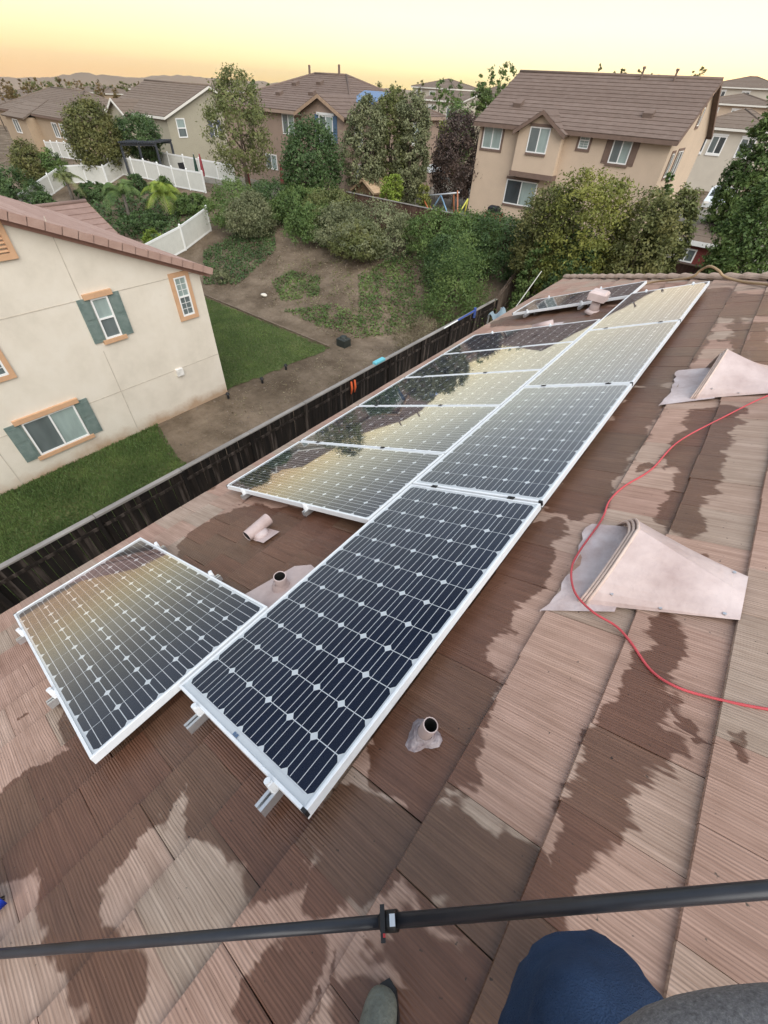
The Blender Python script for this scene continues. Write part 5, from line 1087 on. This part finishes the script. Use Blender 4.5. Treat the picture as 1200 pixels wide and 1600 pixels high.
def closed_parasol(label, px, py, D, c_):
    P = at_d(px, py, D); zb = min(Gz(P[0], P[1]), P[2]-2.0); o = thing('closed_parasol', label, 'parasol', (P[0], P[1], zb)); q = MB(); q.tube([(P[0],P[1],zb),(P[0],P[1],P[2]+.1)], .03, 6); q.build('pole', M_RAIL, o)
    q = MB(); q.tube([(P[0],P[1],P[2]),(P[0],P[1],P[2]-.5),(P[0],P[1],P[2]-1.3),(P[0],P[1],P[2]-1.6)], [.04,.11,.16,.13], 9); q.build('canopy', col('canvas_%s' % label[:9].replace(' ','_'), c_, .8), o)
closed_parasol('closed dark green parasol on the patio of the grey house', 302, 241, 52, (.02,.05,.035)); closed_parasol('closed red parasol beside the green one', 311, 240, 52.5, (.28,.05,.06)); closed_parasol('closed red parasol before the rose brown house', 438, 252, 46, (.17,.03,.035)); closed_parasol('closed red parasol under the airy olive tree', 385, 258, 48, (.22,.05,.05))
P_ = at_d(287, 258, 51); zb = Gz(P_[0], P_[1]); o = thing('patio_chair', 'dark patio chair left of the closed parasols', 'chair', (P_[0], P_[1], zb)); x, y, zz = P_[0], P_[1], P_[2]-.95
q = MB(); q.box(x-.28,x+.28,y-.28,y+.28,zz+.40,zz+.46); q.build('seat', M_BLK, o); q = MB(); q.obox((x-.28,y-.30,zz+.46),(0,.56,0),(-.14,0,.62),(.04,0,.01)); q.build('backrest', M_BLK, o)
for a_ in (-.25,.25):
    for b_ in (-.25,.25): q = MB(); q.tube([(x+a_,y+b_,zb),(x+a_,y+b_,zz+.42)], .02, 5); q.build('leg', M_BLK, o)
# pergola by the grey house
M_PG = col('pergola_dark', (.045,.05,.06), .7); A = at_d(188, 226, 58); B = at_d(244, 230, 58); o = thing('pergola', 'dark slatted pergola in front of the grey house', 'pergola', (A[0], A[1], Gz(A[0], A[1]))); dv_ = (B-A); nv_ = np.array([-.5, .86, 0])*3.0; zt = (A[2]+B[2])/2
for a_ in (0, .5, 1):
    for b_ in (0, 1): p0 = A+dv_*a_+nv_*b_; q = MB(); q.box(p0[0]-.08,p0[0]+.08,p0[1]-.08,p0[1]+.08,Gz(p0[0],p0[1])-.1,zt); q.build('post', M_PG, o)
for b_ in (0, 1): q = MB(); q.obox(np.array([A[0],A[1],zt])+nv_*b_, np.array([dv_[0],dv_[1],0]), (0,.08,0), (0,0,.2)); q.build('beam', M_PG, o)
for k in range(16): q = MB(); q.obox(np.array([A[0],A[1],zt+.2])+np.array([dv_[0],dv_[1],0])*(k/15.5)-nv_*.1, np.array([.09,.04,0]), nv_*1.2, (0,0,.12)); q.build('slat', M_PG, o)
# red shed beyond the right fence
Y_ = 31.5; A = ony(1066, 372, Y_); B = ony(1128, 386, Y_); zt = (A[2]+B[2])/2; x0, x1 = A[0], B[0]+.2; o = thing('garden_shed', 'dark red shed with brown roof and white fascia beyond the right fence', 'shed', ((x0+x1)/2, Y_+1, -7.1))
q = MB(); q.box(x0, x1, Y_, Y_+3, -7.1, zt); q.build('wall', col('barn_red', (.16,.035,.03), .8), o); q = MB(); roof_plane(q, (x0-.25,Y_-.25,zt+.05), (x1+.25,Y_-.25,zt+.05), (x1-.9,Y_+1.6,zt+1.05), (x0+.9,Y_+1.6,zt+1.05), 5, .02); roof_plane(q, (x1+.25,Y_-.25,zt+.05), (x1+.25,Y_+3.2,zt+.05), (x1-.9,Y_+1.6,zt+1.05), (x1-.9,Y_+1.6,zt+1.05), 5, .02); roof_plane(q, (x0-.25,Y_+3.2,zt+.05), (x0-.25,Y_-.25,zt+.05), (x0+.9,Y_+1.6,zt+1.05), (x0+.9,Y_+1.6,zt+1.05), 5, .02); q.build('roof', M_RF3, o)
q = MB(); q.box(x0-.27, x1+.27, Y_-.30, Y_-.26, zt-.16, zt+.06); q.build('fascia', M_WHT, o); window(o, (x0+.1, Y_, zt-1.0), UX, NY, .9, .65, split='v', panes=(M_PN3,M_PN2), fw=.07)
# white car on the street
D = 52; P_ = at_d(1122, 316, D); o = thing('parked_car', 'white car parked in the street beyond the beige house', 'car', (P_[0], P_[1], P_[2]-.5)); cx, cy_, cz = P_[0], P_[1], P_[2]-.55
M_CAR = mat('car_paint_white', (.62,.68,.72), .25, .03, spec=.6)
prof = [(-2.2,.35),(-2.25,.75),(-1.35,.98),(-.7,1.48),(1.3,1.5),(2.0,1.0),(2.2,.9),(2.2,.35)]
q = MB()
for sg in (-1, 1): q.face([(cx+sg*.86, cy_+a_, cz+b_) for a_, b_ in (prof if sg > 0 else prof[::-1])])
for k in range(len(prof)): a_, b_ = prof[k], prof[(k+1)%len(prof)]; q.face([(cx-.86,cy_+a_[0],cz+a_[1]),(cx+.86,cy_+a_[0],cz+a_[1]),(cx+.86,cy_+b_[0],cz+b_[1]),(cx-.86,cy_+b_[0],cz+b_[1])])
q.build('body', M_CAR, o); q = MB(); q.face([(cx-.74,cy_-1.30,cz+1.03),(cx+.74,cy_-1.30,cz+1.03),(cx+.66,cy_-.74,cz+1.46),(cx-.66,cy_-.74,cz+1.46)]); 
for v in range(4): q.v[v] = (q.v[v][0], q.v[v][1]-.02, q.v[v][2]+.012)
q.build('windscreen', M_PN3, o)
for sg in (-1, 1):
    q = MB(); q.face([(cx+sg*.865,cy_-.9,cz+1.05),(cx+sg*.865,cy_+1.3,cz+1.05),(cx+sg*.865,cy_+1.1,cz+1.42),(cx+sg*.865,cy_-.55,cz+1.42)]); q.build('side_window', M_PN3, o)
    q = MB(); q.box(cx+sg*.62-.18, cx+sg*.62+.18, cy_-2.275, cy_-2.2, cz+.62, cz+.76); q.build('headlight', M_VIN2, o)
    for a_ in (-1.4, 1.35): q = MB(); q.tube([(cx+sg*.70,cy_+a_,cz+.33),(cx+sg*.88,cy_+a_,cz+.33)], .33, 14); wq = q.build('wheel', M_BLK, o); q = MB(); q.tube([(cx+sg*.87,cy_+a_,cz+.33),(cx+sg*.89,cy_+a_,cz+.33)], .2, 12); q.build('rim', M_RAIL, wq)
# small things on the dark fence and in the yard
P_ = onx(551, 603, -9.62); o = thing('orange_strap', 'pair of orange straps hanging on the dark fence', 'strap', (-9.62, P_[1], P_[2]-.25)); 
for k, a_ in enumerate((-.10,.09)): q = MB(); q.tube([(-9.60,P_[1]+a_,P_[2]+.22),(-9.57,P_[1]+a_+.01,P_[2]-.05),(-9.60,P_[1]+a_-.01,P_[2]-.28)], [.035,.045,.03], 6); q.build('strap', col('orange_cloth', (.62,.11,.03), .7), o, True)
A, B = onx(694, 513, -9.60), onx(742, 485, -9.60); o = thing('hook_pole', 'pole with white shaft and blue end hanging along the dark fence', 'pole', (A[0], A[1], A[2])); q = MB(); q.tube([A, A+(B-A)*.42], .03, 6); q.build('shaft', M_WHT, o); q = MB(); q.tube([A+(B-A)*.42, B], .04, 6); q.tube([B+(0,0,.12), B+(0,.05,-.35)], .07, 6); q.build('blue_end', col('blue_plastic', (.05,.09,.30), .5), o)
P_ = onx(592, 568, -9.70); q = MB(); q.bbox(-9.79, -9.61, P_[1]-.30, P_[1]+.30, FZ, FZ+.10, .03); tag(q.build('sponge', col('cyan_foam', (.16,.50,.58), .8)), 'light blue sponge lying on the cap of the dark fence', 'sponge')
rs = random.Random(4); q = MB(); P_ = bankpt(413, 463); K = 9
for i in range(5):
    for k in range(K): a_ = 2*math.pi*k/K; r2 = .17*math.sin(math.pi*(i+.4)/5.2)*rs.uniform(.85,1.15); q.v.append((P_[0]+r2*1.4*math.cos(a_), P_[1]+r2*math.sin(a_), Gz(*P_)-.02+.045*i))
q.f = [(i*K+k, i*K+(k+1)%K, (i+1)*K+(k+1)%K, (i+1)*K+k) for i in range(4) for k in range(K)]+[tuple(range(4*K, 5*K))]; q.m = [0]*len(q.f); tag(q.build('stone', col('pale_stone', (.62,.58,.50), .8), None, True), 'pale stone lying on the bare bank', 'stone')
P_ = bankpt(537, 540); q = MB(); x, y, zz = P_[0], P_[1], Gz(*P_); q.bbox(x-.28, x+.28, y-.25, y+.25, zz, zz+.42, .06); q.tube([(x,y,zz+.42),(x,y,zz+.5)], [.2,.16], 10); tag(q.build('utility_box', col('dark_green_plastic', (.03,.035,.03), .6)), 'dark utility box at the corner of the back lawn', 'box')
for k, (px, py) in enumerate(((410,598),(447,577),(357,622))):
    P_ = onz(px, py, -9.68); q = MB(); q.tube([(P_[0],P_[1],-9.7),(P_[0],P_[1],-9.5)], .05, 8); q.tube([(P_[0],P_[1],-9.5),(P_[0],P_[1],-9.42)], [.10,.05], 8); tag(q.build('garden_light', M_BLK), ['small black garden light midway along the lawn edge','small black garden light at the far part of the lawn edge','small black garden light at the corner of the cream house'][k], 'garden light')
# timber edging between the lawn and the dirt
ed = MB(); ed.box(-31.5, -15.2, 15.36, 15.44, -9.75, -9.58); tag(ed.build('lawn_edging', mat('edging_wood', (.16,.12,.085), .85, .3, 4)), 'timber edging board along the foot of the bank', 'edging')
# slim pole leaning by the eave, folded tarp below
A, B = onx(808, 477, -3.75), onx(846, 424, -4.4); o_ = MB(); o_.tube([A-(B-A)*.4, B], .011, 6); tag(o_.build('slim_pole', col('pole_white', (.60,.58,.52), .5)), 'slim pale pole sticking up beyond the far eave', 'pole')
P_ = onx(786, 487, -5.2); o_ = MB(); rs = random.Random(9); n = 8
for i in range(n+1):
    for j in range(n+1): o_.v.append((P_[0]+(i/n-.5)*.55, P_[1]+(j/n-.5)*.9, P_[2]-.1+.10*math.sin(i*1.3+j*.8)+rs.uniform(-.02,.02)))
o_.f = [(i*(n+1)+j, (i+1)*(n+1)+j, (i+1)*(n+1)+j+1, i*(n+1)+j+1) for i in range(n) for j in range(n)]; o_.m = [0]*len(o_.f)
awn = thing('awning', 'small blue grey canvas awning below the far eave', 'awning', (P_[0], P_[1], -9.66)); o_.build('canvas', col('tarp_blue_grey', (.24,.31,.34), .6), awn, True)
for a_ in (-.25, .25):
    for b_ in (-.4, .4): q = MB(); q.tube([(P_[0]+a_,P_[1]+b_,-9.66),(P_[0]+a_,P_[1]+b_,P_[2]-.05)], .025, 6); q.build('post', M_RAIL, awn)
# ================================================================ WASH POLE, BRUSH, PERSON
M_POLE = mat('carbon_pole', (.022,.024,.030), .38, .2, 14, spec=.5)
A = ray(0, 1490)*1.36; B = ray(1200, 1390)*.80; dp = (B-A)/np.linalg.norm(B-A)
pole = thing('wash_pole', 'long dark telescopic washing pole across the bottom of the picture', 'pole', tuple(A))
d = ray(605, 1458); k_ = None; best = min(((np.linalg.norm(np.cross(A+dp*t_, d/np.linalg.norm(d))), t_) for t_ in np.linspace(0, 2, 400))); tc_ = best[1]; Cc = A+dp*tc_
sag = np.array([0,0,-1.0])
q = MB(); q.tube([A-dp*.55, A, (A+Cc)/2+sag*.006, Cc], .0135, 16); q.build('thin_section', M_POLE, pole, True)
q = MB(); q.tube([Cc-dp*.004, B, B+dp*.5], .0148, 16); q.build('thick_section', M_POLE, pole, True)
cl = MB(); cl.tube([Cc-dp*.014, Cc+dp*.026], .0205, 14); clo = cl.build('clamp_collar', M_BLK, pole, True)
up_ = -np.cross(dp, d/np.linalg.norm(d)); up_ /= np.linalg.norm(up_)
if up_[2]*0+np.dot(up_, _u) < 0: up_ = -up_
tw_ = -d/np.linalg.norm(d)
q = MB(); q.obox(Cc-dp*.018+up_*.030+tw_*.012, dp*.012, -up_*.066, tw_*.016); q.build('lever', M_BLK, clo)
q = MB(); q.obox(Cc+dp*.006+up_*.012+tw_*.020, dp*.014, -up_*.022, tw_*.010); q.build('latch', M_RAIL, clo)
q = MB(); q.obox(Cc-dp*.012-up_*.020+tw_*.026, dp*.006, -up_*.007, tw_*.004); q.build('red_button', col('red_plastic', (.45,.03,.03), .4), clo)
s_, y_ = onroof(-3, 1418); o = thing('blue_brush', 'bright blue brush poking in at the left edge', 'brush', tuple(RP(s_, y_))); q = MB(); bx = RP(s_-.02, y_, .05)

for (a_, w_, h0_, h1_) in ((0,.034,.055,.085),(.006,.026,.085,.10)):
    q.obox(RP(s_-.12+a_, y_-.05-w_, h0_), ES*(.20-2*a_)+EY*.07, EY*2*w_, EN*(h1_-h0_))
q.tube([RP(s_-.02,y_-.01,.10), RP(s_-.06,y_-.02,.15), RP(s_-.16,y_-.05,.20)], [.022,.018,.016], 10)
q.build('block', col('vivid_blue', (.010,.045,.42), .45), o, True)
q = MB(); rs = random.Random(2)
for k in range(60): u_ = rs.uniform(0,1); p0 = RP(s_-.09+.13*u_, y_-.045+.07*u_, .06); q.tube([p0, p0+np.array([rs.uniform(-.02,.02), rs.uniform(-.02,.02), -.05])], .002, 3)
q.build('bristles', M_BLK, o)
# ---- person: leg in blue work trousers, olive boot, grey fleece sleeve
M_SKIN = mat('skin', (.50,.32,.24), .55, .05); M_JEAN = mat('navy_trousers', (.036,.070,.148), .85, .3, 9, .8, 420, spec=.2); M_JKT = mat('charcoal_jacket', (.018,.017,.019), .85, .2, 12); M_HAIR = mat('hair', (.03,.02,.015), .7)
m, t, b = newmat('grey_fleece'); g = t.nodes.new('ShaderNodeNewGeometry'); n_ = nd(t, 'ShaderNodeTexNoise', i_Vector=g.outputs['Position'], i_Scale=240.0, i_Detail=5.0, i_Roughness=.8)
t.links.new(ramp(t, n_.outputs[0], [(.3,(.13,.13,.14)),(.55,(.30,.30,.31)),(.75,(.52,.52,.52))]), b.inputs['Base Color']); b.inputs['Roughness'].default_value = .95
t.links.new(nd(t, 'ShaderNodeBump', i_Strength=1.0, i_Distance=.006, i_Height=n_.outputs[0]).outputs[0], b.inputs['Normal']); M_FLE = m
def skin(name, J, E, m, parent, sub=2):
    me = bpy.data.meshes.new(name); me.from_pydata([j[:3] for j in J], E, []); o = link(name, me, parent, m)
    bpy.context.view_layer.objects.active = o; md = o.modifiers.new('skin', 'SKIN'); md.use_smooth_shade = True
    for k, j in enumerate(J):
        sv = me.skin_vertices[0].data[k]; r_ = j[3]; sv.radius = (r_, r_) if not isinstance(r_, tuple) else r_; sv.use_root = (k == 0)
    ms = o.modifiers.new('sub', 'SUBSURF'); ms.levels = sub; ms.render_levels = sub; return o
zr = lambda x: ZR+math.tan(TH)*x
HR, HL = (.44,-.22,-.80), (.22,-.36,-.82)
KR, KL = (.340,.164,-.985), (.36,-.16,-1.16)
AR, AL = (.50,.12,zr(.50)+.11), (.23,-.24,zr(.23)+.12)
PEL = (.33,-.34,-.76); CH = (.30,-.46,-.42); NK = (.27,-.47,-.16); HD = (.24,-.42,.02)
SHR, SHL = (.46,-.40,-.25), (.10,-.54,-.25); EL_R = (.58,-.12,-.50); WR = (.50,.22,-.62)
er = ray(1000,1735); EL_R = tuple(er/np.linalg.norm(er)*.66); er = ray(1560,1660); WR = tuple(er/np.linalg.norm(er)*.70)
EL_L = (.0,-.42,-.42); WL = (-.01,-.20,-.18)
J = [(*PEL,.135),(*CH,.15),(*NK,.06),(*HD,.095),(HD[0]-.01,HD[1]+.03,HD[2]+.11,.07),(*SHR,.075),(*EL_R,.048),(*WR,.032),(*SHL,.075),(*EL_L,.048),(*WL,.032),(*HR,.09),(*KR,.062),(*AR,.042),(*HL,.09),(*KL,.062),(*AL,.042)]
E = [(0,1),(1,2),(2,3),(3,4),(1,5),(5,6),(6,7),(1,8),(8,9),(9,10),(0,11),(11,12),(12,13),(0,14),(14,15),(15,16)]
person = skin('person', J, E, M_SKIN, None); tag(person, 'person in navy trousers and grey sleeve standing over the washing pole', 'person')
def lerp(a_, b_, t_): return tuple(np.array(a_[:3])*(1-t_)+np.array(b_[:3])*t_)
TJ = [(*PEL,.16),(*HR,.15),(*lerp(HR,KR,.5),.146),(*lerp(HR,KR,.86),.136),(KR[0],KR[1]-.004,KR[2],.114),(*lerp(KR,AR,.2),.088),(*lerp(KR,AR,.6),.074),(*lerp(KR,AR,.92),.07),(*HL,.12),(*lerp(HL,KL,.5),.10),(*KL,.088),(*lerp(KL,AL,.5),.078),(*lerp(KL,AL,.9),.072)]
TE_ = [(0,1),(1,2),(2,3),(3,4),(4,5),(5,6),(6,7),(0,8),(8,9),(9,10),(10,11),(11,12)]
tr_ = skin('trousers', TJ, TE_, M_JEAN, person, 3)
tx = bpy.data.textures.new('creases', 'CLOUDS'); tx.noise_scale = .09; dm = tr_.modifiers.new('creases', 'DISPLACE'); dm.texture = tx; dm.strength = .03; dm.mid_level = .5
tx2 = bpy.data.textures.new('folds', 'WOOD'); tx2.wood_type = 'BANDNOISE'; tx2.noise_scale = .12; tx2.turbulence = 9.0; dm2 = tr_.modifiers.new('folds', 'DISPLACE'); dm2.texture = tx2; dm2.strength = .010; dm2.mid_level = .5
JJ = [(PEL[0],PEL[1]-.02,PEL[2]+.04,.165),(*CH,.185),(NK[0],NK[1],NK[2]-.04,.09),(*SHR,.10),(*lerp(SHR,EL_R,.4),.078),(*SHL,.10),(*EL_L,.07),(*lerp(EL_L,WL,.8),.055)]
skin('jacket', JJ, [(0,1),(1,2),(1,3),(3,4),(1,5),(5,6),(6,7)], M_JKT, person)
skin('sleeve', [(*lerp(SHR,EL_R,.35),.085),(*EL_R,.072),(*lerp(EL_R,WR,.4),.066),(*lerp(EL_R,WR,.86),.05)], [(0,1),(1,2),(2,3)], M_FLE, person)
hr = skin('hair', [(HD[0],HD[1]-.03,HD[2]+.05,.095),(HD[0]-.01,HD[1]-.02,HD[2]+.12,.075),(HD[0],HD[1]-.07,HD[2]-.02,.06)], [(0,1),(0,2)], M_HAIR, person)
M_BOOT = mat('olive_boot', (.15,.16,.135), .8, .3, 18, .5, 90)
def boot(ax, ay, hd_, nm):
    az = zr(ax); dx, dy = hd_; f3 = np.array([dx, dy, math.tan(TH)*dx]); f3 /= np.linalg.norm(f3); c = np.array([ax, ay, az+.045])
    JB = [(*(c-f3*.06+np.array([0,0,.10])),.052),(*(c-f3*.07+EN*.02),.048),(*(c+f3*.04+EN*.028),.050),(*(c+f3*.13+EN*.022),.049),(*(c+f3*.185+EN*.016),.036)]
    o = skin('boot', JB, [(0,1),(1,2),(2,3),(3,4)], M_BOOT, person); sl = MB(); sd = np.cross(EN, f3); pts = []
    for k in range(14):
        an = 2*math.pi*k/14; ll = .155*math.cos(an)+.045; ww = .050*math.sin(an)*(1.0 if ll > 0 else .86); pts.append(c+f3*ll+sd*ww)
    sl.face([p+EN*(-.004) for p in pts])
    for k in range(14): sl.face([pts[k]-EN*.022, pts[(k+1)%14]-EN*.022, pts[(k+1)%14]-EN*.004, pts[k]-EN*.004])
    sl.build('sole', M_BLK, o, local=True); return o
boot(.205, -.205, (-.38,.92), 'l'); boot(.50, .10, (-.2,.95), 'r')
# right hand, relaxed beyond the frame
fa_ = np.array(WR)-np.array(EL_R); fa_ /= np.linalg.norm(fa_); side = np.cross(fa_, (0,0,1.0)); side /= np.linalg.norm(side); upv = np.cross(side, fa_); W_ = np.array(WR)
skin('palm', [(*W_,.028),(*(W_+fa_*.045),.033),(*(W_+fa_*.085+side*.018),.022),(*(W_+fa_*.085-side*.018),.022)], [(0,1),(1,2),(1,3)], M_SKIN, person)
for k, L_ in enumerate((.070,.080,.076,.060)):
    c0 = W_+fa_*.085+side*(.030-.020*k); ch_ = [(*(c0+fa_*L_*a_-upv*L_*b_),.0095-.0008*i) for i, (a_, b_) in enumerate(((0,0),(.42,.10),(.72,.36),(.82,.66)))]
    skin('finger', ch_, [(0,1),(1,2),(2,3)], M_SKIN, person)
skin('thumb', [(*(W_+fa_*.025+side*.026),.012),(*(W_+fa_*.055+side*.052),.0115),(*(W_+fa_*.085+side*.058-upv*.012),.0095)], [(0,1),(1,2)], M_SKIN, person)
# ================================================================ HAZE
hz = MB(); hz.box(-4600, 4600, -320, 4600, -175, 60); hz.v = [tuple(v) for v in hz.v]
hm = bpy.data.materials.new('evening_haze'); hm.use_nodes = True; t = hm.node_tree; t.nodes.clear()
pv = nd(t, 'ShaderNodeVolumePrincipled'); pv.inputs['Color'].default_value = (1.0,.86,.72,1); pv.inputs['Density'].default_value = .0001; pv.inputs['Anisotropy'].default_value = .3
t.links.new(pv.outputs[0], nd(t, 'ShaderNodeOutputMaterial').inputs[1])
tag(hz.build('haze', hm), kind='stuff')
